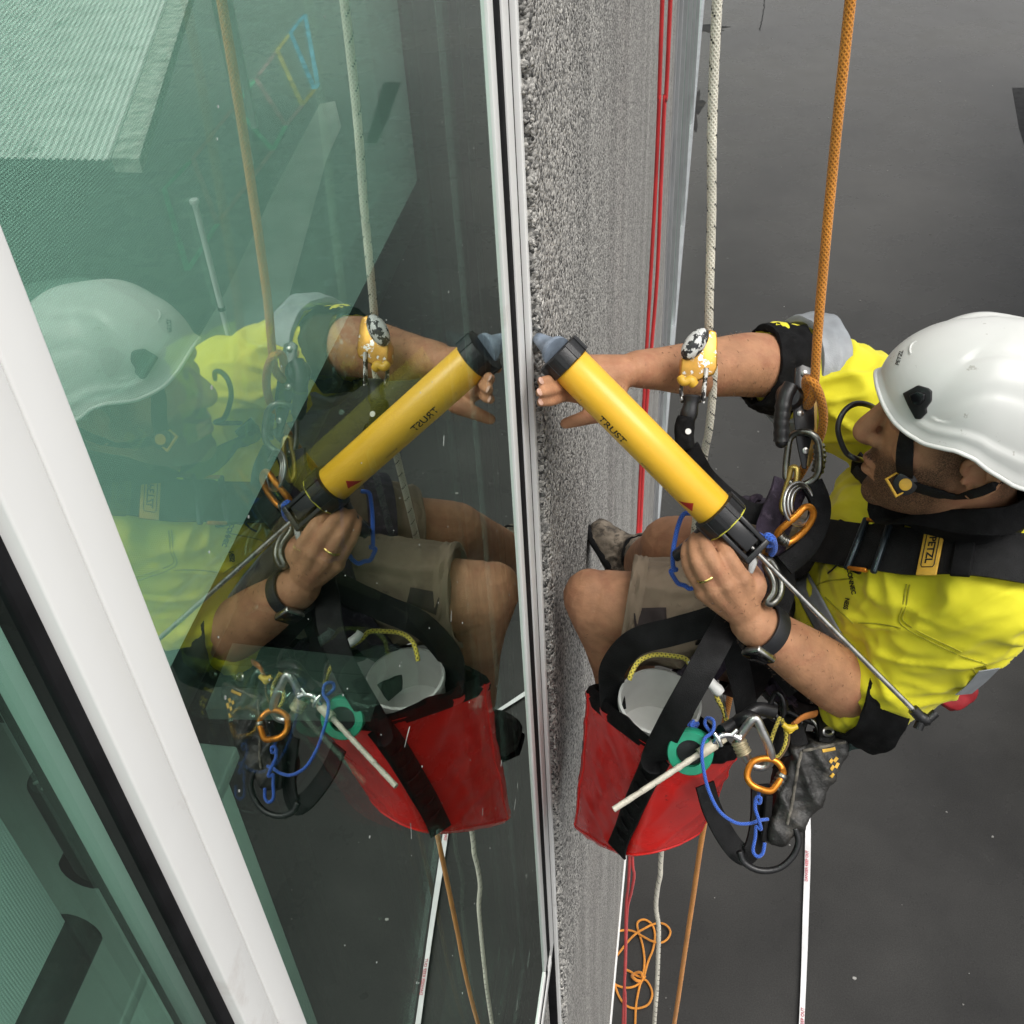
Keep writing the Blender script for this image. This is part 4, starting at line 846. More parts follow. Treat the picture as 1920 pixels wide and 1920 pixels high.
# ================================================================= ROPES
def rope_material(name, col, dark, scale_u=7, scale_v=150, rough=.85):
    m = bpy.data.materials.new(name); m.use_nodes = True; nt = m.node_tree; n = nt.nodes; l = nt.links; b = n['Principled BSDF']; b.inputs['Roughness'].default_value = rough; b.inputs['Sheen Weight'].default_value = .2
    uv = n.new('ShaderNodeUVMap'); waves = []
    for sg_ in (1, -1):
        mp = n.new('ShaderNodeMapping'); mp.inputs['Scale'].default_value = (scale_u * sg_, scale_v, 1); l.new(uv.outputs[0], mp.inputs[0])
        sp = n.new('ShaderNodeSeparateXYZ'); l.new(mp.outputs[0], sp.inputs[0]); ad = n.new('ShaderNodeMath'); ad.operation = 'ADD'; l.new(sp.outputs[0], ad.inputs[0]); l.new(sp.outputs[1], ad.inputs[1])
        mu = n.new('ShaderNodeMath'); mu.operation = 'MULTIPLY'; mu.inputs[1].default_value = 2 * math.pi; l.new(ad.outputs[0], mu.inputs[0]); si = n.new('ShaderNodeMath'); si.operation = 'SINE'; l.new(mu.outputs[0], si.inputs[0]); waves.append(si.outputs[0])
    mx = n.new('ShaderNodeMath'); mx.operation = 'MAXIMUM'; l.new(waves[0], mx.inputs[0]); l.new(waves[1], mx.inputs[1])
    cr = n.new('ShaderNodeValToRGB'); cr.color_ramp.elements[0].position = 0; cr.color_ramp.elements[0].color = dark + (1,); cr.color_ramp.elements[1].position = .75; cr.color_ramp.elements[1].color = col + (1,)
    mr = n.new('ShaderNodeMapRange'); mr.inputs[1].default_value = -1; mr.inputs[2].default_value = 1; l.new(mx.outputs[0], mr.inputs[0]); l.new(mr.outputs[0], cr.inputs[0])
    geo = n.new('ShaderNodeNewGeometry'); nz = n.new('ShaderNodeTexNoise'); nz.inputs['Scale'].default_value = 14; l.new(geo.outputs['Position'], nz.inputs['Vector']); vr = n.new('ShaderNodeMapRange'); vr.inputs[1].default_value = .3; vr.inputs[2].default_value = .7; vr.inputs[3].default_value = .78; vr.inputs[4].default_value = 1.08; l.new(nz.outputs['Fac'], vr.inputs[0])
    mm = n.new('ShaderNodeMix'); mm.data_type = 'RGBA'; mm.blend_type = 'MULTIPLY'; mm.inputs['Factor'].default_value = 1; l.new(cr.outputs[0], mm.inputs['A']); l.new(vr.outputs[0], mm.inputs['B']); l.new(mm.outputs['Result'], b.inputs['Base Color'])
    bp = n.new('ShaderNodeBump'); bp.inputs['Strength'].default_value = .7; bp.inputs['Distance'].default_value = .0012; l.new(mr.outputs[0], bp.inputs['Height']); l.new(bp.outputs[0], b.inputs['Normal']); return m
M['rope_white'] = rope_material('cream_rope', (.88, .84, .71), (.52, .48, .37)); M['rope_orange'] = rope_material('orange_rope', (.72, .28, .03), (.30, .09, .008))
M['rope_red'] = rope_material('red_cord', (.66, .028, .03), (.32, .010, .012)); M['cord_blue'] = rope_material('blue_cord', (.04, .14, .62), (.008, .02, .16), 5, 260)
M['cord_yellow'] = rope_material('yellow_black_cord', (.60, .50, .07), (.04, .035, .02), 3, 160)
def rope_mesh(pts, r, seg=12, k=8, closed=False):
    P = spline(pts, k, closed); T, N, B = frames(P, closed); n_ = len(P); L_ = np.concatenate([[0], np.cumsum(np.linalg.norm(np.diff(P, axis=0), axis=1))]); vs = []; fs = []; uvs = []
    rr = np.full(n_, r, float) if np.isscalar(r) else np.interp(np.linspace(0, 1, n_), np.linspace(0, 1, len(r)), r)
    for i in range(n_):
        for j in range(seg): a = 2 * math.pi * j / seg; vs.append(tuple(P[i] + (N[i] * math.cos(a) + B[i] * math.sin(a)) * rr[i]))
    m_ = n_ if closed else n_ - 1
    for i in range(m_):
        i2 = (i + 1) % n_
        for j in range(seg):
            j2 = (j + 1) % seg; fs.append((i * seg + j, i * seg + j2, i2 * seg + j2, i2 * seg + j)); v0, v1 = L_[i], (L_[i + 1] if i + 1 < n_ else L_[i] + .01); uvs += [(j / seg, v0), ((j + 1) / seg, v0), ((j + 1) / seg, v1), (j / seg, v1)]
    if not closed: fs.append(tuple(range(seg))[::-1]); fs.append(tuple((n_ - 1) * seg + j for j in range(seg))); uvs += [(0, 0)] * (2 * seg)
    me = bpy.data.meshes.new('rope'); me.from_pydata(vs, [], fs); uvl = me.uv_layers.new(name='UVMap'); uvl.data.foreach_set('uv', V(uvs, float).ravel()); me.update(); return me, P, N, B
def rope(name, pts, r, m, parent=None, label=None, cat=None, group=None, seg=12, k=8, closed=False):
    me, P, N, B = rope_mesh(pts, r, seg, k, closed); o = link(name, me, m, parent); tag(o, label, cat, group); return o, P, N, B
wp = [(.196, 1.308, 1.6), (.206, 1.307, .4), (.214, 1.306, -.386), (.226, 1.303, -.65), (.234, 1.302, -.81), aty(1338, 700, 1.305), aty(1330, 800, 1.31), aty(1318, 872, 1.325), aty(1290, 1100, 1.36), aty(1258, 1400, 1.40), aty(1240, 1600, 1.41), aty(1238, 1640, 1.41), aty(1233, 1665, 1.41), aty(1230, 1700, 1.41), aty(1235, 1740, 1.41), aty(1234, 1790, 1.41), aty(1231, 1860, 1.41), aty(1226, 1930, 1.41), (.245, 1.46, -4.4), (.26, 1.5, -6.19)]
wr, P, N, B = rope('safety_rope', wp, .0058, M['rope_white'], None, 'cream rope with black flecks hanging through the gold rope grab', 'rope', k=14)
fk = MB(); L_ = 0; nxt = 0
for i in range(1, len(P)):
    d_ = np.linalg.norm(P[i] - P[i - 1]); 
    while nxt < L_ + d_:
        if P[i][2] > -4.2:
            t = (nxt - L_) / d_; c0 = P[i - 1] * (1 - t) + P[i] * t; T_ = unit(P[i] - P[i - 1])
            for q in range(4):
                for side_ in (0, math.pi):
                    a = 2.2 + q * .42 + nxt * 3 + side_; u = N[i] * math.cos(a) + B[i] * math.sin(a); c1 = c0 + u * .0058 - T_ * q * .0028; fk.obox(c1, T_, np.cross(T_, u), u, .0011, .0009, .0003)
        nxt += .029
    L_ += d_
fk.build('tracer_flecks', M['ink'], wr, smooth=False)
OT = aty(1522, 748, 1.25)
rope('working_rope', [(.31, 1.30, 1.6), (.33, 1.295, .4), (.354, 1.282, -.379), (.368, 1.266, -.72), OT + V([0, 0, .03]), OT, OT + V([-.004, .012, -.02]), aty(1512, 735, 1.265), aty(1512, 712, 1.258), aty(1524, 716, 1.246), aty(1538, 745, 1.243), aty(1544, 785, 1.245), aty(1537, 820, 1.25), aty(1521, 850, 1.255), aty(1500, 890, 1.262), aty(1470, 935, 1.28), aty(1452, 975, 1.295), aty(1438, 1030, 1.31), aty(1400, 1150, 1.34), aty(1350, 1400, 1.38), aty(1318, 1560, 1.40), aty(1300, 1680, 1.41), aty(1282, 1800, 1.415), aty(1264, 1920, 1.42), (.27, 1.5, -4.4), (.3, 1.55, -6.19)], .0062, M['rope_orange'], None, 'thick orange rope running down through the black descender', 'rope', k=10)
def red_pts(px, ys): return [aty(a, b, y) for (a, b), y in zip(px, ys)]
t_a = aty(1243, 0, 2.6); t_b = aty(1257, 0, 2.6)
rope('hanging_rope', [t_a + V([-.01, 0, 2.0])] + red_pts([(1242, 0), (1236, 190), (1229, 352), (1220, 520), (1212, 663), (1205, 800), (1198, 950), (1190, 1150), (1182, 1500), (1180, 1615), (1178, 1660), (1174, 1700), (1172, 1800), (1168, 1920)], [2.6, 2.6, 2.6, 2.58, 2.56, 2.5, 2.45, 2.3, 2.05, 2.0, 2.0, 2.0, 1.97, 1.95]) + [(.135, 1.9, -6.19)], .0050, M['rope_red'], None, 'left one of two red cords hanging down the concrete wall', 'rope', 'red cords on the wall', k=8)
rope('hanging_rope', [t_b + V([-.01, 0, 2.0])] + red_pts([(1257, 0), (1246, 190), (1239, 352), (1232, 520), (1221, 660), (1210, 800), (1203, 950), (1195, 1150), (1187, 1500), (1186, 1615), (1189, 1640), (1184, 1672), (1176, 1710), (1173, 1810), (1171, 1850), (1172, 1920)], [2.6, 2.6, 2.6, 2.58, 2.56, 2.5, 2.45, 2.3, 2.05, 2.0, 2.0, 2.0, 2.0, 1.97, 1.96, 1.95]) + [(.15, 1.9, -6.19)], .0050, M['rope_red'], None, 'right one of two red cords hanging down the concrete wall', 'rope', 'red cords on the wall', k=8)
def cp(L): return [atz(1100 + a / 6, 1600 + b / 6, GROUND_Z + .012) for a, b in L]
coil = empty('coiled_rope', atz(1200, 1800, GROUND_Z), 'thin orange rope lying in loose loops on the asphalt at wall foot', 'rope')
seq = [(530, 2100), (545, 1920), (556, 1700), (600, 1480), (640, 1400), (690, 1220), (745, 1080), (768, 930), (745, 820), (690, 762), (630, 745), (575, 775), (572, 840), (600, 930), (632, 1050), (650, 1200), (640, 1330), (628, 1400), (680, 1440), (725, 1520), (736, 1600), (700, 1690), (620, 1735), (520, 1742), (430, 1700), (360, 1600), (315, 1470), (300, 1400), (285, 1340), (270, 1400), (300, 1460), (380, 1500), (470, 1512), (560, 1485), (625, 1425), (660, 1380)]
rope('loop', cp(seq), .0068, M['rope_orange'], coil, seg=8, k=6)
rope('loop', [p + V([0, 0, .012]) for p in cp([(300, 920), (370, 885), (460, 875), (540, 895), (640, 950), (740, 1002), (840, 1015), (915, 965), (940, 890), (900, 825), (830, 797), (740, 812), (640, 862), (560, 910), (480, 985), (400, 1085), (310, 1200)])], .0068, M['rope_orange'], coil, seg=8, k=6)
kn = atz(1195, 1831, GROUND_Z + .03); mb = MB(); mb.tube(spline([kn + V([.05 * math.cos(a) * .6, .04 * math.sin(a) * .6, .012 * math.sin(2 * a)]) for a in np.linspace(0, 5.4, 9)], 5), .009, 8); mb.build('knot', M['rope_orange'], coil)
rope('tail', cp([(640, 1400), (600, 1390), (540, 1365), (490, 1330), (430, 1305)]), .0075, M['rope_orange'], coil, seg=8, k=5)
# barrier tape lying on the asphalt
tape = empty('barrier_tape', atz(1506, 1700, GROUND_Z), 'white barrier tape with red lettering lying across the asphalt below the worker', 'tape')
TA, TB = atz(1497, 2050, GROUND_Z + .02), atz(1513, 1500, GROUND_Z + .02); TC = mirz(916, 1341, GROUND_Z + .02); TD = mirz(1004, 1288, GROUND_Z + .02)
P_ = spline([TA, TA * .5 + TB * .5 + V([.012, 0, .0]), TB, TB * .35 + TC * .65 + V([0, .3, 0]), TC, TD], 10); T_ = np.gradient(P_, axis=0); nn = [unit(V([.35 + .3 * math.sin(i * .35), 0, 1])) for i in range(len(P_))]
M['tape'] = mat('white_pe_tape', (.74, .73, .73), .4, var=.08, scale=6)
MB().strap(P_, nn, .036, .0012).build('ribbon', M['tape'], tape)
M['tape_red'] = mat('red_print_tape', (.55, .06, .09), .5, var=.2, scale=20)
ab = unit(TB - TA); Lt = np.linalg.norm(TB - TA)
for i, (s0, txt) in enumerate(((.35, 'DANGER KEEP OUT'), (1.35, 'DANGER KEEP OUT'), (2.35, 'DANGER KEEP OUT'))):
    if s0 > Lt: break
    me = text_mesh(txt, 1, 0, .02); c = getco(me); ht = c[:, 1].max() - c[:, 1].min(); c = c / ht * .018
    w2 = V([ab[1], -ab[0], 0]); setco(me, V([TA + ab * (s0 + q[0]) + (-w2) * (q[1] - .004) + V([.006, 0, .010 + .35 * .0]) for q in c])); link('lettering', me, M['tape_red'], tape, smooth=False)
# ================================================================= ROPE HARDWARE
def biner(name, pix, d, r, m, label, gate=None, gm=None, tilt=0.0, group=None):
    e = empty(name, atd(*pix[0], d), label, 'carabiner', group)
    n_ = len(pix); P = [atd(a, b, d + tilt * math.sin(2 * math.pi * i / n_)) for i, (a, b) in enumerate(pix)]
    MB().tube(spline(P, 6, True), r, 12, closed=True).build('frame', m, e)
    if gate:
        Q = [atd(a, b, d + tilt * .3) for a, b in gate]; g = MB(); S = spline(Q, 8)
        g.tube(S, [r * (1.55 + .22 * ((i // 2) % 2)) for i in range(len(S))], 16); g.build('gate_sleeve', gm or m, e)
    return e
DD = 1.505
ds = empty('descender', atd(1505, 790, DD), 'black self-braking descender with side handle on the orange rope', 'descender')
MB().prism([atd(a, b, DD - .012) for a, b in ((1492, 690), (1505, 683), (1522, 690), (1526, 740), (1528, 800), (1516, 850), (1512, 880), (1504, 878), (1494, 830), (1488, 780), (1490, 730))], CR[2], .004).build('side_plate', M['black_metal'], ds, bevel=.001)
MB().prism([atd(a, b, DD + .010) for a, b in ((1496, 700), (1530, 700), (1533, 760), (1531, 820), (1524, 850), (1519, 876), (1510, 872), (1500, 800))], CR[2], .004).build('rear_plate', mat('bronze_plate', (.45, .30, .10), .35, metal=.6, var=.15), ds, bevel=.001)
mb = MB(); mb.lathe([(.0165, 0), (.0185, .003), (.0185, .016), (.014, .022), (.006, .023)], atd(1482, 745, DD - .004), unit(-CR[2] - CR[0] * .35), 28); mb.build('cam_housing', M['black_plastic'], ds)
hd = [atd(1484, 722, DD - .022), atd(1472, 745, DD - .024), atd(1466, 785, DD - .024), atd(1465, 828, DD - .022)]
S = spline(hd, 8); mb = MB(); mb.tube(S, [.0095 - .0003 * (i > 12) + (.0007 if (i > 10 and i % 3 == 0) else 0) for i in range(len(S))], 16, flat=1.15); mb.ball(S[-1], .009); mb.build('handle', M['black_plastic'], ds)
for a, b in ((1508, 700), (1510, 845), (1500, 775)): MB().lathe([(.0045, 0), (.0045, .002), (.0025, .003)], atd(a, b, DD - .012), -CR[2], 12).build('rivet', M['steel'], ds)
biner('carabiner', [(1495, 812), (1481, 822), (1476, 850), (1473, 885), (1478, 902), (1500, 911), (1525, 899), (1536, 880), (1537, 850), (1533, 826), (1520, 813), (1508, 810)], 1.495, .0050, M['grey_alloy'], 'grey steel carabiner joining the descender to the chest harness', [(1535, 832), (1537, 850), (1536, 868), (1532, 886)], M['grey_alloy'], .012)
GD = 1.468
gb = empty('rope_grab', atd(1310, 670, GD), 'gold rope grab splashed with white paint on the cream rope', 'rope grab')
MB().prism([atd(a, b, GD - .012) for a, b in ((1331, 617), (1344, 622), (1346, 640), (1345, 690), (1339, 702), (1326, 706), (1312, 712), (1296, 714), (1275, 706), (1279, 672), (1292, 652), (1312, 646))], CR[2], .022).build('body', M['gold_alloy'], gb, bevel=.0022)
ua = unit(CR[0] * .62 - CR[1] * .78); va = unit(np.cross(ua, CR[2]))
mb = MB(); mb.ball(atd(1303, 645, GD - .014), .0250, .0135, .0130, 22, 14, V([ua, va, CR[2]])); mb.build('locking_wheel', mat('painted_black_wheel', (.02, .021, .023), .35, var=.2, dirt=((.66, .67, .65), 75, .50, .02)), gb)
mb = MB(); mb.tube(spline([atd(1275, 706, GD - .008), atd(1282, 716, GD - .010), atd(1294, 713, GD - .010), atd(1303, 722, GD - .008)], 5), [.0050, .0055, .006, .0062, .006, .006, .0058, .0058, .006, .0065, .007, .0072, .0072, .007, .0065, .006], 12); mb.build('release_catch', mat('yellow_catch', (.75, .45, .05), .4, var=.08), gb)
mb = MB(); mb.tube(spline([atd(1325, 690, GD - .012), atd(1320, 730, GD - .010), atd(1318, 755, GD - .006)], 5), .0052, 10, flat=.6); mb.tube(spline([atd(1280, 710, GD), atd(1277, 735, GD), atd(1280, 748, GD)], 4), .0045, 10, flat=.6); mb.build('side_arm', mat('paint_splashed_arm', (.03, .03, .032), .4, var=.2, dirt=((.68, .68, .66), 60, .52, .03)), gb)
mb = MB(); mb.lathe([(.0055, 0), (.0055, .032)], atd(1276, 748, GD), CR[0], 14); mb.build('axle', M['steel'], gb)
ab_ = empty('shock_absorber', atd(1285, 815, GD), 'black shock absorber pack hanging below the gold rope grab', 'shock absorber')
P_ = spline([atd(1297, 742, GD - .004), atd(1295, 762, GD - .004), atd(1288, 790, GD)], 5); MB().tube(P_, [.012, .0135, .0125, .0115, .011, .0115, .012, .013, .013, .012, .011], 14, flat=.9, sup=3).build('swivel', M['black_plastic'], ab_)
b_ = MB(); P_ = spline([atd(1287, 782, GD), atd(1284, 800, GD), atd(1283, 825, GD), atd(1286, 845, GD)], 5); b_.tube(P_, [.0145, .0150] + [.0155] * (len(P_) - 4) + [.015, .013], 18, flat=.8, sup=3.5); me = remesh(b_, .0022, 2); folds(me, lambda p, n: .0012 * noise.noise(p * 130)); link('pack', me, M['black_fabric'], ab_)
P_ = spline([atd(1290, 840, GD), atd(1305, 870, 1.49), atd(1330, 905, 1.53), atd(1400, 960, 1.54), atd(1470, 960, 1.54)], 6); MB().strap(P_, [-CR[2]] * len(P_), .030, .004).build('lanyard', M['black_web'], ab_)
MB().lathe([(.004, 0), (.004, .002)], atd(1290, 809, GD - .016), -CR[2], 12).build('paint_spot', M['white_plastic'], ab_)

# ================================================================= HARNESS
har = empty('harness', (.45, 1.25, -1.2), 'black rope-access harness with yellow label worn over the yellow shirt', 'harness')
def lay(pix, w, name='strap', m=None, t=.0028, off=.003, tree=None, k=7, parent=None):
    P, N = drape(tree or smooth_tree, pix, off + .006, k); return MB().strap(P, N, w, t).build(name, m or M['black_web'], parent or har)
SP, SN = drape(smooth_tree, [(1548, 1018), (1600, 1030), (1680, 1040), (1760, 1045), (1840, 1048), (1935, 1055)], .016, 9)
for _ in range(25): SP[1:-1] = (SP[:-2] + SP[2:]) / 2 * .5 + SP[1:-1] * .5; SN[1:-1] = (SN[:-2] + 2 * SN[1:-1] + SN[2:]) / 4
ss = MB().strap(SP, SN, .064, .003).build('shoulder_strap', M['black_web'], har)
def frame_at(i):
    t_ = unit(SP[i + 1] - SP[i - 1]); n_ = unit(SN[i] - t_ * (SN[i] @ t_)); return SP[i], t_, np.cross(n_, t_), n_
def slab(i, w, h_, name, m, t=.006, lift=.006, bevel=.0015, sy=0.0):
    c, a, b, n_ = frame_at(i); mb = MB(); mb.obox(c + n_ * lift + b * sy, a, b, n_, w / 2, h_ / 2, t / 2); return mb.build(name, m, ss, bevel=bevel)
def near_i(px): 
    return int(np.argmin([abs(960 + FPX * (CR[0] @ (p - CAM)) / (CR[2] @ (p - CAM)) - px) for p in SP]))
iL = near_i(1752); slab(iL, .027, .070, 'label', M['yellow_label'], .003, .0055, .001)
pl_, ta_, tb_, nl_ = frame_at(iL); pl_ = pl_ + nl_ * .0074
def flat_text(txt, c, n_, ax, h_, name, m, parent, bold=.02):
    me = text_mesh(txt, 1, 0, bold); cc = getco(me); ht = cc[:, 1].max() - cc[:, 1].min(); cc = cc / ht * h_; ax = unit(ax - n_ * (ax @ n_)); ay = np.cross(n_, ax); setco(me, V([c + ax * q[0] + ay * q[1] for q in cc])); return link(name, me, m, parent, smooth=False)
dn_ = tb_ if tb_ @ CR[1] > 0 else -tb_
flat_text('PETZL', pl_, nl_, dn_, .0100, 'lettering', M['ink'], ss, .03)
MB().tube([pl_ + dn_ * a + ta_ * b - nl_ * .0003 for a, b in ((-.024, -.007), (-.021, -.0088), (.021, -.0088), (.024, -.007), (.024, .007), (.021, .0088), (-.021, .0088), (-.024, .007))], .0007, 6, closed=True).build('label_border', M['ink'], ss)
slab(near_i(1812), .024, .074, 'keeper', M['black_fabric'], .007, .006, .002)
M['buckle'] = mat('dark_blue_alloy', (.03, .042, .05), .3, metal=.6, var=.1)
for a in (1612, 1655): slab(near_i(a), .009, .078, 'buckle_bar', M['buckle'], .008, .008, .003)
for sy in (-.036, .036): slab(near_i(1634), .030, .005, 'buckle_edge', M['orange_alloy'], .007, .008, .0015, sy)
lay([(1470, 975), (1500, 985), (1540, 1005), (1570, 1020)], .045, 'sternum_strap', off=.006)
lay([(1512, 880), (1550, 884), (1600, 876), (1640, 860)], .034, 'shoulder_strap', off=.007)
lay([(1530, 960), (1545, 1010), (1535, 1050), (1500, 1070), (1470, 1085)], .042, 'sternum_strap', off=.006)
MB().strap(spline([(.690, 1.16, -.97), (.722, 1.17, -1.04), (.735, 1.19, -1.12)], 6), [V([1, -.3, .3])] * 13, .045, .004).build('back_strap', M['black_web'], har)
# padded belt round the waist and the two leg loops
def loop_strap(c, ax, ra, rb, w, t, name, m, sw=0.0):
    ax = unit(ax); u = unit(np.cross(ax, [0, 1., 0])); v = np.cross(ax, u); P = []; N = []
    for i in range(49): a = 2 * math.pi * i / 48; P.append(V(c) + u * ra * math.cos(a) + v * rb * math.sin(a)); N.append(unit(u * math.cos(a) / ra + v * math.sin(a) / rb))
    return MB().strap(P, N, w, t).build(name, m, har)
loop_strap((.475, 1.275, -1.315), (-.28, -.12, 1), .142, .172, .085, .010, 'waist_belt', M['black_fabric'])
loop_strap((.472, 1.275, -1.312), (-.28, -.12, 1), .152, .182, .045, .004, 'belt_webbing', M['black_web'])
M['purple'] = mat('purple_webbing', (.045, .030, .055), .75, var=.3, scale=60, bump=.6, bscale=500, dirt=((.12, .09, .13), 70, .55, .1))
tl_ = unit(LK - LH); loop_strap(LH * .62 + LK * .38, tl_ + V([0, .25, .35]), .104, .100, .052, .006, 'leg_loop', M['purple']); loop_strap(LH * .80 + LK * .20, tl_ + V([0, .1, .15]), .108, .104, .05, .006, 'leg_loop', M['black_web'])
tr_ = unit(RK - RH); loop_strap(RH * .66 + RK * .34, tr_, .104, .100, .05, .006, 'leg_loop', M['purple'])
# ventral gear: webbing bundle, rings, gear loops
ctr = empty('attachment_bundle', atd(1490, 950, 1.5), 'dark purple and black webbing bundle with silver ring at the worker\'s waist', 'webbing')
for pix, w, d0, m in (([(1470, 900), (1455, 940), (1440, 985), (1430, 1020)], .030, 1.512, 'purple'), ([(1500, 905), (1480, 950), (1462, 1000), (1450, 1040)], .026, 1.52, 'purple'), ([(1520, 905), (1535, 945), (1530, 990), (1505, 1030), (1470, 1060)], .030, 1.50, 'black_web'), ([(1430, 1040), (1410, 1090), (1390, 1150), (1370, 1180)], .034, 1.535, 'purple'), ([(1450, 1040), (1460, 1090), (1450, 1140), (1420, 1180)], .045, 1.54, 'black_web'), ([(1395, 1150), (1430, 1190), (1470, 1240), (1500, 1290)], .05, 1.60, 'black_web')):
    P_ = spline([atd(a, b, d0) for a, b in pix], 6); MB().strap(P_, [unit(-CR[2] + CR[0] * .3 * math.sin(i * .4)) for i in range(len(P_))], w, .006).build('webbing', M[m], ctr)
for k_, (dx, rr) in enumerate(((0, 1.0), (4, .90), (8, .80))):
    P_ = [atd(1497 + dx + 27 * rr * math.cos(a), 945 + 40 * rr * math.sin(a), 1.478 + .006 * k_ + .016 * math.cos(a)) for a in np.linspace(0, 2 * math.pi, 25)[:-1]]; MB().tube(P_, .0026, 10, closed=True).build('ring', M['silver_alloy'], ctr)
MB().tube([atd(1420 + 14 * math.cos(a), 955 + 22 * math.sin(a), 1.58) for a in np.linspace(.6, 5.2, 18)], .009, 10, flat=.6).build('rope_bight', M['purple'], ctr)
biner('carabiner', [(1525, 965), (1516, 985), (1500, 1003), (1478, 1017), (1462, 1014), (1458, 1000), (1472, 985), (1492, 968), (1508, 952), (1520, 952)], 1.478, .0048, M['orange_alloy'], 'orange carabiner clipped at the worker\'s chest above the gun rod', [(1478, 1016), (1468, 1012), (1460, 1004)], M['grey_alloy'], .010)
biner('carabiner', [(1484, 878), (1478, 900), (1470, 925), (1466, 950), (1472, 962), (1480, 950), (1488, 922), (1494, 898), (1494, 880)], 1.500, .0042, mat('brass_alloy', (.55, .40, .12), .35, metal=.8, var=.15), 'brass coloured narrow carabiner below the grey steel one', None, None, .006)
biner('carabiner', [(1436, 1060), (1442, 1050), (1452, 1062), (1462, 1085), (1464, 1105), (1458, 1122), (1446, 1132), (1438, 1128), (1450, 1108), (1448, 1085)], 1.455, .0052, M['grey_alloy'], 'grey bent-gate carabiner beside the gun rod above the watch', None, None, .006)
rope('blue_lanyard_knot', [atd(a, b, d_) for a, b, d_ in ((1418, 1002, 1.45), (1428, 1006, 1.44), (1436, 1012, 1.435), (1446, 1010, 1.43), (1450, 1018, 1.44), (1440, 1022, 1.445), (1432, 1012, 1.435), (1440, 1004, 1.43), (1450, 1012, 1.435), (1452, 1030, 1.45), (1446, 1040, 1.46))], .0042, M['cord_blue'], None, 'blue knotted cord on the rear end of the gun', 'cord', k=6)
rope('blue_tether', [atd(a, b, d_) for a, b, d_ in ((1300, 962, 1.47), (1282, 964, 1.465), (1272, 985, 1.46), (1266, 1010, 1.46), (1262, 1035, 1.46), (1262, 1062, 1.47), (1268, 1068, 1.475), (1258, 1070, 1.475), (1262, 1080, 1.48), (1272, 1094, 1.49), (1284, 1098, 1.49), (1294, 1104, 1.485), (1306, 1098, 1.48), (1312, 1092, 1.475), (1330, 1110, 1.47))], .0032, M['cord_blue'], None, 'thin blue cord looping from the gun down past the knee', 'cord', k=6, seg=10)
# breathing-tube style loop by the chin
rope('cable_loop', [hit(shirt_tree, 1640, 858, .006)[0], atd(1612, 862, 1.40), atd(1588, 850, 1.385), atd(1574, 820, 1.375), atd(1572, 795, 1.37), atd(1584, 770, 1.37), atd(1605, 757, 1.375), atd(1630, 760, 1.40), atd(1655, 775, 1.46)], .0036, M['black_plastic'], None, 'black curved cable looping in front of the worker\'s chin', 'cable', k=8)

# ================================================================= WATCH AND RING
wt = empty('wristwatch', LW, 'black wristwatch with square face on the hand gripping the gun', 'watch')
wx = unit(LE - LW); wu = unit(np.cross(wx, CR[2])); wv_ = np.cross(wx, wu); wc = LW + wx * .026
P_ = [wc + wu * .0345 * math.cos(a) + wv_ * .0345 * math.sin(a) for a in np.linspace(0, 2 * math.pi, 41)]; N_ = [unit(p - wc) for p in P_]
MB().strap(P_, N_, .023, .0028).build('strap', mat('black_rubber', (.016, .017, .02), .55, var=.15), wt)
fa = unit(-CR[2] * .55 + CR[1] * .70 - CR[0] * .45); fa = unit(fa - wx * (fa @ wx)); fc = wc + fa * .0375
cs = MB(); cs.obox(fc, wx, np.cross(fa, wx), fa, .018, .0155, .005); cs.build('case', M['steel'], wt, bevel=.0025)
cs = MB(); cs.obox(fc + fa * .0053, wx, np.cross(fa, wx), fa, .0165, .014, .0008); cs.build('screen', bpy.data.materials['gloss_black'], wt, bevel=.0006)
rg = mc[2] * .52 + pp_[2] * .48; ra_ = unit(pp_[2] - mc[2]); u = unit(np.cross(ra_, CR[2])); v = np.cross(ra_, u)
ro = MB().tube([rg + (u * math.cos(a) + v * math.sin(a)) * .0122 for a in np.linspace(0, 2 * math.pi, 29)[:-1]], .0022, 10, closed=True, flat=1.0).build('finger_ring', mat('gold', (.80, .58, .20), .25, metal=1, var=.05)); tag(ro, 'plain gold ring on a finger of the hand gripping the gun', 'ring')

# ================================================================= SHIRT DETAILS
patch(shirt_tree, [(1486, 1085), (1520, 1074), (1598, 1214), (1562, 1240)], 'reflective_tape', M['reflect'], person, .004, 10, 4)
lay([(1500, 1015), (1520, 1010), (1542, 990)], .028, 'reflective_tape', M['reflect'], .001, .004, None, 5, person)
lay([(1802, 1292), (1826, 1272), (1850, 1246)], .030, 'reflective_tape', M['reflect'], .001, .001, None, 5, person)
seam = mat('seam_thread', (.42, .39, .02), .8, var=.15, scale=80)
def stitch(pix, name='seam', r=.0011): P, N = drape(shirt_tree, pix, .0008, 6); MB().tube(P, r, 6).build(name, seam, person)
for pix in ([(1700, 1095), (1692, 1140), (1688, 1170), (1740, 1200), (1800, 1228), (1850, 1245)], [(1706, 1096), (1698, 1140), (1694, 1166), (1744, 1194), (1804, 1222)], [(1610, 1168), (1650, 1170), (1690, 1178)], [(1548, 1120), (1580, 1150), (1600, 1168)], [(1524, 1105), (1548, 1090), (1600, 1085)], [(1840, 1240), (1850, 1260), (1830, 1290)]): stitch(pix)
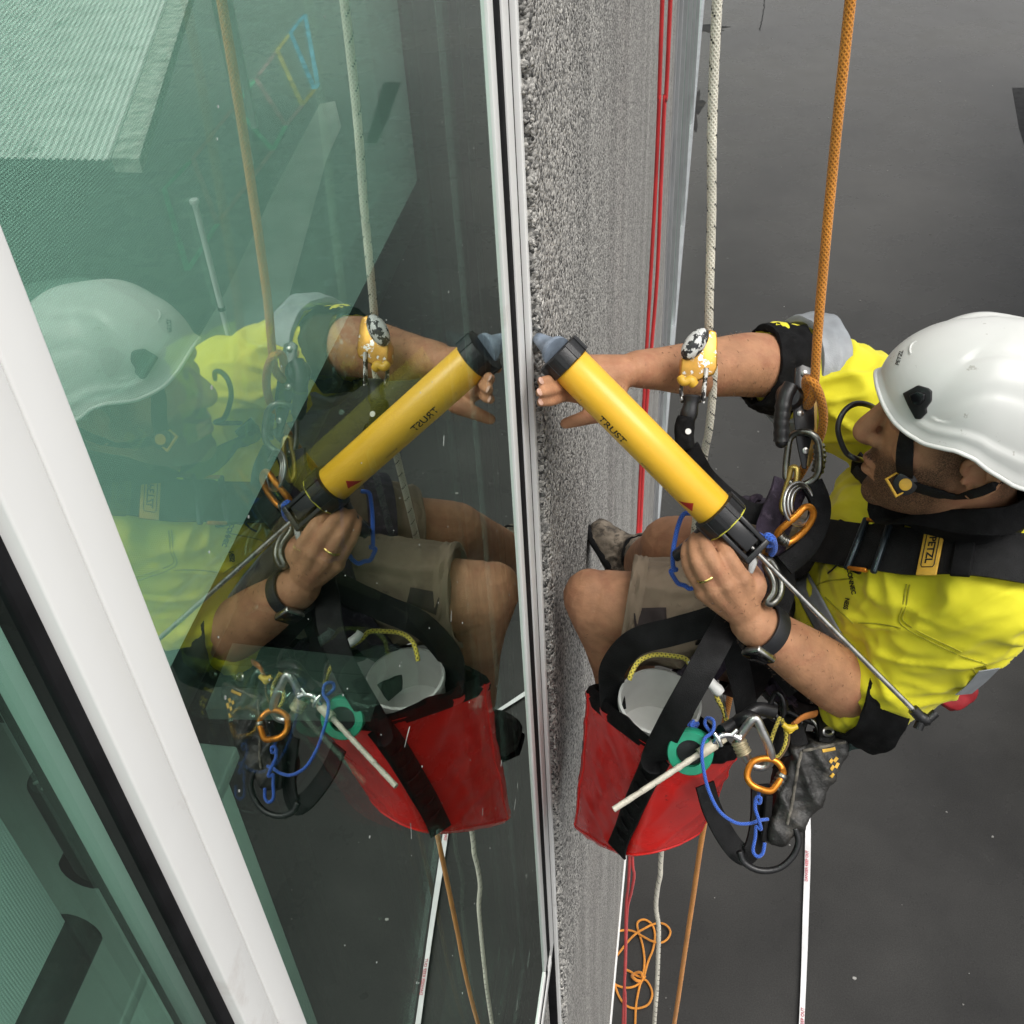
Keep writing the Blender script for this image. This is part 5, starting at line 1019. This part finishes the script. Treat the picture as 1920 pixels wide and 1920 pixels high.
# chest logo and lettering
surf_text(shirt_tree, 'CONNEC', 1597, 1090, math.radians(78), 9, 'lettering', shirt, off=.0015, sx=1.0, bold=.04)
surf_text(shirt_tree, 'NESS', 1588, 1132, math.radians(102), 9, 'lettering', shirt, off=.0015, sx=.9, bold=.04)
for pix in ([(1570, 1056), (1578, 1050), (1588, 1052), (1590, 1060), (1582, 1064), (1572, 1062)], [(1592, 1056), (1600, 1050), (1603, 1056), (1596, 1060)], [(1554, 1074), (1562, 1068), (1570, 1062)]):
    P, N = drape(shirt_tree, pix + ([pix[0]] if len(pix) > 3 else []), .0015, 5); MB().tube(P, .0016, 6, flat=.5).build('logo', M['ink'], shirt)

# ================================================================= RED BAG AND ITS LOAD
tl4, tr4, tn4 = aty(1105, 1298, 1.15), aty(1376, 1408, 1.005), aty(1240, 1408, .970); tf4 = tl4 + tr4 - tn4
bl4, br4, bn4 = aty(1080, 1556, 1.13), aty(1306, 1566, 1.035), aty(1182, 1610, .975); bf4 = bl4 + br4 - bn4
BT, BB = (tl4 + tr4) / 2, (bl4 + br4) / 2
bag = empty('tool_bag', BB, 'red vinyl bucket bag with black rim and black front strap hanging by the knee', 'bag')
M['vinyl'] = mat('red_vinyl', (.88, .022, .018), .27, var=.05, scale=12, coat=.12, bump=.12, bscale=260, dirt=((.30, .010, .012), 42, .66, .08))
bax = unit(BT - BB); BH = np.linalg.norm(BT - BB)
def bag_ring(t, a, sc=1.0, e=1.34):
    sc = sc * 1.03
    c = BB + (BT - BB) * t; A_ = (br4 - bl4) / 2 + ((tr4 - tl4) / 2 - (br4 - bl4) / 2) * t; N4 = (bn4 - bf4) / 2 + ((tn4 - tf4) / 2 - (bn4 - bf4) / 2) * t
    ca, sa = math.cos(a), math.sin(a); q = 1 / (abs(ca) ** e + abs(sa) ** e) ** (1 / e); return c + (A_ * ca + N4 * sa) * q * sc, c
vs = []; fs = []; sg = 112; rows = 44
for i in range(rows):
    t = i / (rows - 1)
    for j in range(sg):
        a = 2 * math.pi * j / sg; p, c = bag_ring(t, a, 1 - .10 * max(0, .06 - t) / .06); o_ = unit(p - c); q = Vector(p)
        d = -.007 * math.sin(math.pi * t) * abs(math.sin(2 * a)) + .0022 * max(0, 1 - 7 * abs(noise.noise(Vector((a * 1.3 + t * 2.2, t * 1.6, 3))))) + .0026 * max(0, 1 - 7 * abs(noise.noise(Vector((a * 1.1 - t * 3.2, t * 1.1 + 7, 9))))) + .0010 * noise.noise(q * 30)
        d += .004 * (noise.noise(Vector((a * 1.5, 2, t * 2)))) + .003 * (t > .96) * noise.noise(Vector((a * 4, 1, 1)))
        vs.append(p + o_ * d + bax * (.008 * noise.noise(Vector((math.cos(a) * 2, math.sin(a) * 2, 4))) * t))
for i in range(rows - 1):
    for j in range(sg): j2 = (j + 1) % sg; fs.append((i * sg + j, i * sg + j2, (i + 1) * sg + j2, (i + 1) * sg + j))
fs.append(tuple(range(sg))[::-1]); bag_me = MB().add(vs, fs).mesh('shell'); bm = bmesh.new(); bm.from_mesh(bag_me); bmesh.ops.recalc_face_normals(bm, faces=bm.faces[:]); bm.to_mesh(bag_me); bm.free()
bsh = link('shell', bag_me, M['vinyl'], bag); bag_tree = bvh(bag_me)
MB().tube([V(vs[sg * 2 + j]) + unit(V(vs[sg * 2 + j]) - BB) * .001 for j in range(sg)], .0022, 8, closed=True).build('bottom_piping', M['vinyl'], bsh)
for a0 in (math.pi * .97, -.25 if False else .0): 
    js = int(a0 / (2 * math.pi) * sg) % sg; MB().tube([V(vs[i * sg + js]) + unit(V(vs[i * sg + js]) - BB) * .0005 for i in range(2, rows)], .0016, 8).build('welded_seam', M['vinyl'], bsh)
vs2 = []; fs2 = []                                          # crumpled black collar
for i, (t, r) in enumerate(((.955, 1.015), (.985, 1.03), (1.03, 1.0), (1.055, .93), (1.045, .87), (1.0, .86), (.80, .86), (.4, .86))):
    for j in range(sg):
        a = 2 * math.pi * j / sg; w = .012 * noise.noise(Vector((math.cos(a) * 2.2, math.sin(a) * 2.2, 2))) * (i > 1) * (i < 6); p, c = bag_ring(t, a, r + .035 * noise.noise(Vector((math.cos(a) * 5, math.sin(a) * 5, i * .6))) * (i < 6), 1.36)
        vs2.append(p + bax * w)
for i in range(7):
    for j in range(sg): j2 = (j + 1) % sg; fs2.append((i * sg + j, i * sg + j2, (i + 1) * sg + j2, (i + 1) * sg + j))
MB().add(vs2, fs2).build('collar', M['black_fabric'], bag)
P_, N_ = drape(bag_tree, [(1240, 1412), (1224, 1440), (1206, 1478), (1188, 1518), (1173, 1555), (1160, 1592)], .0025, 7); fst = MB().strap(P_, N_, .040, .003).build('front_strap', M['black_web'], bag)
for k_ in range(7):
    i = 6 + k_ * 4
    if i + 1 < len(P_): t_ = unit(P_[i + 1] - P_[i]); b2 = np.cross(t_, N_[i]); MB().strap([P_[i] + b2 * x + N_[i] * (.0035 + .003 * math.sin((x / .026 + .5) * math.pi)) for x in np.linspace(-.013, .013, 7)], [N_[i]] * 7, .013, .002).build('webbing_loop', M['black_fabric'], fst)
def hang(pts, w, name='handle'):
    P = spline(pts, 8); MB().strap(P, [unit(-CR[2] + CR[1] * -.2 + CR[0] * .15 * math.sin(i * .3)) for i in range(len(P))], w, .0035).build(name, M['black_web'], bag)
hang([P_[2] + N_[2] * .005, P_[0] + N_[0] * .012 + V([0, 0, .004]), atd(1262, 1352, 1.49), atd(1290, 1300, 1.465), atd(1325, 1238, 1.465), atd(1356, 1182, 1.50), atd(1374, 1150, 1.52)], .038)
hang([atd(1150, 1330, 1.73), atd(1146, 1285, 1.71), atd(1152, 1248, 1.66), atd(1190, 1205, 1.60), atd(1260, 1185, 1.57), atd(1330, 1165, 1.55), atd(1376, 1145, 1.54)], .040)
hang([atd(1402, 1345, 1.60), atd(1392, 1290, 1.58), atd(1380, 1230, 1.56), atd(1374, 1170, 1.54)], .034)
hang([atd(1300, 1240, 1.72), atd(1330, 1200, 1.66), atd(1372, 1155, 1.55)], .034)
# bucket inside
bk = empty('bucket', BT - bax * .2, 'white plastic bucket sitting inside the red bag', 'bucket')
bkc = atd(1236, 1322, 1.69); c0 = bkc - bax * .16; mb = MB(); mb.lathe([(.048, 0), (.060, .160), (.064, .161), (.064, .170), (.060, .171), (.058, .160), (.055, .085), (.02, .084)], c0, bax, 56); mb.build('pail', M['white_plastic'], bk)
rope('bag_rope', [atd(1180, 1275, 1.58), atd(1184, 1262, 1.58), atd(1198, 1240, 1.585), atd(1225, 1228, 1.59), atd(1262, 1230, 1.58), atd(1286, 1236, 1.57), atd(1300, 1256, 1.56), atd(1338, 1290, 1.55), atd(1345, 1310, 1.55), atd(1356, 1330, 1.555), atd(1362, 1352, 1.56)], .0036, M['cord_yellow'], None, 'yellow and black cord lying over the mouth of the red bag', 'cord', k=6)
br = empty('paint_brush', atd(1330, 1275, 1.545), 'white handled tool lying between the black bag straps', 'tool')
MB().tube(spline([atd(1296, 1238, 1.55), atd(1302, 1250, 1.548), atd(1322, 1270, 1.545), atd(1340, 1288, 1.545), atd(1352, 1300, 1.545)], 4), [.006] * 4 + [.0068] * 4 + [.0078] * 5 + [.0085, .0085, .008, .0065], 14).build('handle', M['white_plastic'], br)
MB().tube(spline([atd(1352, 1300, 1.545), atd(1358, 1318, 1.548), atd(1362, 1345, 1.555)], 4), .0016, 8).build('shank', M['steel'], br)
# green tape roll
tr = empty('tape_roll', atd(1293, 1404, 1.515), 'green roll of tape hanging on the front of the red bag', 'tape roll')
tx = unit(-CR[2] + CR[1] * .10 - CR[0] * .25)
mb = MB(); C_ = atd(1296, 1404, 1.525); vs3 = []; prof = [(.019, 0), (.030, 0), (.0315, .002), (.0315, .020), (.030, .022), (.019, .022)]; h_ = unit(np.cross(tx, [0, 0, 1.])); g_ = np.cross(tx, h_); fs3 = []
for (r, z) in prof:
    for j in range(40): a = 2 * math.pi * j / 40; vs3.append(C_ + tx * z + (h_ * math.cos(a) + g_ * math.sin(a)) * r)
for i in range(6):
    for j in range(40): j2 = (j + 1) % 40; i2 = (i + 1) % 6; fs3.append((i * 40 + j, i * 40 + j2, i2 * 40 + j2, i2 * 40 + j))
mb.add(vs3, fs3); mb.build('tape', mat('green_tape', (.02, .30, .17), .35, var=.08, scale=60, spec=.6), tr)
MB().lathe([(.018, .001), (.0185, .006), (.0185, .014)], C_, tx, 30).build('core', M['black_plastic'], tr)
# second gun, its pale rod crossing the bag
g2 = empty('skeleton_gun', atd(1340, 1390, 1.5), 'second caulking gun with a sealant-smeared pale rod lying across the red bag', 'sealant gun')
ra0, ra1 = V([.148, .844 + .01, -1.27]), atd(1345, 1392, 1.50); ra0 = atd(1150, 1518, 1.475)
S = spline([ra0, ra0 * .5 + ra1 * .5, ra1], 12); mb = MB(); mb.tube(S, [.0050 + .0008 * noise.noise(Vector((i * .9, 2, 1))) for i in range(len(S))], 12, flat=.8); mb.build('rod', mat('smeared_cream_rod', (.60, .56, .46), .5, var=.12, scale=60, bump=.5, bscale=300, dirt=((.16, .14, .11), 70, .58, .08)), g2)
d2 = unit(ra1 - ra0); mb = MB(); mb.tube([ra1 - d2 * .030, ra1 - d2 * .004], .0078, 16); mb.tube([ra1 - d2 * .004, ra1 + d2 * .012], .0062, 16); mb.build('sleeve', mat('cream_sleeve', (.55, .50, .38), .45, var=.15, scale=60), g2)
mb = MB(); mb.tube(spline([ra1 - d2 * .01, atd(1352, 1380, 1.49), atd(1372, 1378, 1.49), atd(1388, 1386, 1.49)], 5), .0042, 10); mb.tube(spline([atd(1340, 1375, 1.49), atd(1347, 1386, 1.487), atd(1352, 1398, 1.49)], 4), .0035, 10); mb.tube(spline([atd(1372, 1378, 1.487), atd(1382, 1368, 1.487)], 3), .003, 10); mb.build('chrome_bracket', mat('chrome', (.75, .75, .74), .12, metal=1, var=.1), g2)
S = spline([atd(1352, 1372, 1.50), atd(1390, 1350, 1.52), atd(1420, 1330, 1.53), atd(1450, 1335, 1.54)], 6); mb = MB(); mb.tube(S, .011, 14, flat=.8); mb.tube(spline([atd(1385, 1352, 1.51), atd(1402, 1345, 1.50), atd(1420, 1352, 1.50)], 4), .010, 12); mb.build('grip', M['black_plastic'], g2)
biner('carabiner', [(1386, 1388), (1396, 1412), (1408, 1432), (1424, 1438), (1440, 1434), (1446, 1418), (1440, 1395), (1428, 1368), (1418, 1348), (1408, 1352), (1396, 1368)], 1.50, .0062, M['silver_alloy'], 'silver carabiner hanging beside the red bag through the orange one', [(1384, 1388), (1390, 1402), (1396, 1414)], mat('brass_sleeve', (.55, .47, .30), .4, metal=.6, var=.2), .014)
biner('carabiner', [(1404, 1440), (1414, 1427), (1436, 1422), (1456, 1428), (1467, 1442), (1467, 1454), (1456, 1472), (1444, 1483), (1424, 1479), (1408, 1470), (1401, 1456)], 1.49, .0046, M['orange_alloy'], 'orange carabiner below the silver one at the bag\'s right side', [(1468, 1450), (1460, 1466), (1452, 1478)], M['grey_alloy'], .014)
rope('tether_rope', [atd(a, b, d_) for a, b, d_ in ((1334, 1375, 1.50), (1322, 1358, 1.51), (1326, 1346, 1.51), (1338, 1352, 1.50), (1336, 1372, 1.495), (1322, 1384, 1.49), (1316, 1404, 1.482), (1318, 1436, 1.478), (1328, 1480, 1.478), (1348, 1520, 1.48), (1378, 1542, 1.485), (1405, 1544, 1.49), (1425, 1538, 1.495), (1440, 1536, 1.50))], .0025, M['cord_blue'], None, 'blue cord swinging across the front of the red bag', 'cord', k=7, seg=10)
rope('tether_rope', [atd(a, b, d_) for a, b, d_ in ((1424, 1478, 1.49), (1422, 1492, 1.482), (1416, 1500, 1.48), (1424, 1506, 1.478), (1426, 1496, 1.476), (1418, 1496, 1.478), (1416, 1515, 1.48), (1422, 1535, 1.478), (1427, 1555, 1.48), (1418, 1550, 1.482), (1416, 1570, 1.485), (1412, 1595, 1.485), (1420, 1606, 1.485), (1430, 1600, 1.485), (1434, 1580, 1.486))], .0025, M['cord_blue'], None, 'knotted blue cord dangling from the orange carabiner', 'cord', k=7, seg=10)
rope('tether_rope', [atd(a, b, d_) for a, b, d_ in ((1290, 1362, 1.53), (1300, 1352, 1.53), (1296, 1362, 1.525), (1308, 1356, 1.53), (1302, 1366, 1.53))], .0028, M['cord_blue'], None, 'short frayed blue cord end above the green tape roll', 'cord', k=6, seg=10)
rope('cable_loop', [atd(a, b, 1.56) for a, b in ((1386, 1596), (1396, 1618), (1425, 1632), (1460, 1628), (1486, 1606), (1497, 1578), (1490, 1552))], .0048, M['black_plastic'], None, 'black cable loop dangling under the tool pouch', 'cable', k=8)
hs = empty('gear_sling', atd(1390, 1590, 1.56), 'black webbing sling drooping between the red bag and the pouch', 'sling')
for pix, d0, w in (([(1320, 1470), (1335, 1520), (1365, 1575), (1392, 1602), (1410, 1590), (1422, 1540), (1424, 1470)], 1.585, .030), ([(1440, 1490), (1436, 1540), (1432, 1575)], 1.57, .012)):
    P_ = spline([atd(a, b, d0) for a, b in pix], 7); MB().strap(P_, [unit(-CR[2] + CR[0] * .4)] * len(P_), w, .004).build('webbing', M['black_web'], hs)
# worn tool pouch
po_ = empty('tool_pouch', atd(1500, 1480, 1.6), 'worn black leather tool pouch hanging under the worker\'s forearm', 'pouch')
b_ = MB(); out = [(1490, 1402), (1520, 1398), (1560, 1392), (1596, 1384), (1594, 1412), (1568, 1452), (1545, 1500), (1515, 1540), (1490, 1568), (1462, 1588), (1446, 1582), (1448, 1545), (1462, 1500), (1476, 1450)]
b_.prism([atd(a, b, 1.56) for a, b in out], CR[2], .075); me = remesh(b_, .0035, 10, .6)
folds(me, lambda p, n: .007 * max(0, 1 - 3 * abs(noise.noise(Vector((p.x * 26 + p.z * 10, p.y * 12, p.z * 14))))) + .002 * noise.noise(p * 70) + .0012 * noise.noise(p * 160))
pou = link('leather_body', me, mat('worn_black_leather', (.022, .021, .019), .5, var=.4, scale=30, bump=.5, bscale=250, dirt=((.075, .068, .058), 24, .54, .16)), po_); pou_tree = bvh(me)
for pix in ([(1502, 1410), (1496, 1440), (1490, 1475), (1484, 1510), (1476, 1545)], [(1505, 1408), (1545, 1400), (1585, 1392)]): P, N = drape(pou_tree, pix, .001, 6); MB().tube(P, [.0022 + .0009 * noise.noise(Vector((i * 1.3, 1, 2))) for i in range(len(P))], 8).build('frayed_edge', mat('frayed_thread', (.16, .145, .12), .9, var=.4, scale=90) if 'frayed_thread' not in bpy.data.materials else bpy.data.materials['frayed_thread'], pou)
for pix in ([(1541, 1408), (1556, 1405), (1566, 1403)], [(1555, 1430), (1560, 1424)], [(1563, 1428), (1570, 1420)], [(1557, 1444), (1562, 1436)], [(1566, 1440), (1571, 1430)], [(1558, 1456), (1562, 1450)]): P, N = drape(pou_tree, pix, .0012, 4); MB().strap(P, N, .0045, .0006).build('yellow_mark', M['yellow_label'], pou)
for (a, b), (c, d) in (((1470, 1330), (1500, 1400)), ((1540, 1340), (1550, 1396)), ((1440, 1350), (1470, 1420))): P_ = spline([atd(a, b, 1.62), atd((a + c) / 2 + 4, (b + d) / 2, 1.585), atd(c, d, 1.568)], 5); MB().strap(P_, [-CR[2]] * len(P_), .024, .004).build('hanger', M['black_web'], po_)
MB().tube([atd(1553 + 9 * math.cos(a), 1372 + 7 * math.sin(a), 1.565 + .006 * math.cos(a)) for a in np.linspace(0, 2 * math.pi, 17)[:-1]], .0022, 8, closed=True).build('split_ring', M['silver_alloy'], po_)
# small things hanging at the belt
yk = empty('yellow_toggle', atd(1480, 1365, 1.53), 'small yellow plastic toggle hanging below the forearm', 'toggle')
mb = MB(); mb.ball(atd(1480, 1366, 1.53), .008, .006, .006); mb.tube(spline([atd(1468, 1358, 1.53), atd(1480, 1366, 1.528), atd(1494, 1362, 1.53)], 4), .0042, 10); mb.tube(spline([atd(1476, 1360, 1.53), atd(1482, 1374, 1.53)], 3), .004, 10); mb.build('toggle', mat('yellow_plastic', (.72, .50, .03), .4, var=.1), yk)
MB().tube(spline([atd(1486, 1360, 1.53), atd(1505, 1345, 1.55), atd(1530, 1338, 1.57)], 5), .0062, 10, flat=.5).build('orange_tab', mat('orange_web', (.45, .16, .03), .7, var=.15), yk)
MB().tube(spline([atd(1480, 1372, 1.53), atd(1478, 1395, 1.535), atd(1465, 1418, 1.54), atd(1450, 1432, 1.54)], 5), .0014, 6).build('string', mat('brown_string', (.16, .10, .05), .8), yk)
ct = MB(); S = [(1440, 1290), (1480, 1300), (1520, 1310), (1560, 1325)]
cts = empty('cow_tail_lanyard', atd(1480, 1300, 1.64), 'purple knotted rope lanyard behind the bare forearm', 'lanyard')
S = spline([atd(a, b, 1.68) for a, b in S], 8); mb = MB()
for k_ in range(3): mb.tube([p + (CR[1] * math.cos(i * .55 + k_ * 2.1) + CR[2] * math.sin(i * .55 + k_ * 2.1)) * .011 for i, p in enumerate(S)], .0085, 10)
mb.build('braid', M['purple'], cts)
rg_ = MB(); q = [atd(a, b, d_) for a, b, d_ in ((1735, 1290, 1.575), (1770, 1262, 1.575), (1815, 1282, 1.60), (1834, 1290, 1.60), (1830, 1314, 1.60), (1796, 1336, 1.59), (1774, 1326, 1.585))]
rg_.prism(q, CR[2], .03); me = remesh(rg_, .003, 5); folds(me, lambda p, n: .005 * noise.noise(p * 55)); tag(link('red_rag', me, mat('red_cloth', (.30, .008, .014), .7, var=.15, scale=40)), 'folded red cloth tucked behind the worker\'s back', 'cloth')
gp_ = MB(); gp_.prism([atd(a, b, 1.66) for a, b in ((1588, 1384), (1640, 1376), (1648, 1384), (1628, 1402), (1590, 1412))], CR[2], .04); me = remesh(gp_, .0035, 5); folds(me, lambda p, n: .003 * noise.noise(p * 50)); tag(link('green_pouch', me, mat('dark_green_canvas', (.012, .045, .038), .75, var=.3, scale=60, bump=.5, bscale=600)), 'small dark green canvas pouch below the black sleeve cuff', 'pouch')

# more small hardware on the gear loop behind the forearm
biner('carabiner', [(1512, 1352), (1506, 1372), (1510, 1392), (1524, 1398), (1534, 1386), (1532, 1364), (1522, 1350)], 1.60, .0036, M['grey_alloy'], 'small grey carabiner hanging over the top of the black pouch', [(1531, 1366), (1534, 1384)], M['black_metal'], .006)
biner('carabiner', [(1452, 1302), (1444, 1322), (1446, 1344), (1460, 1350), (1470, 1336), (1468, 1312), (1460, 1300)], 1.575, .0040, M['black_metal'], 'black carabiner between the bare forearm and the silver carabiner', [(1469, 1314), (1470, 1334)], M['grey_alloy'], .006)
rope('gear_loop', [atd(a, b, d_) for a, b, d_ in ((1432, 1300, 1.60), (1452, 1318, 1.585), (1490, 1340, 1.59), (1530, 1356, 1.60), (1575, 1360, 1.63))], .0042, M['black_plastic'], None, 'black curved gear loop carrying small carabiners under the forearm', 'gear loop', k=8)
rope('short_sling', [atd(a, b, d_) for a, b, d_ in ((1462, 1345, 1.57), (1450, 1375, 1.555), (1444, 1400, 1.55), (1456, 1420, 1.55), (1470, 1402, 1.555), (1474, 1376, 1.56), (1466, 1348, 1.57))], .0030, M['cord_yellow'], None, 'short yellow and black cord sling beside the yellow toggle', 'cord', k=7)
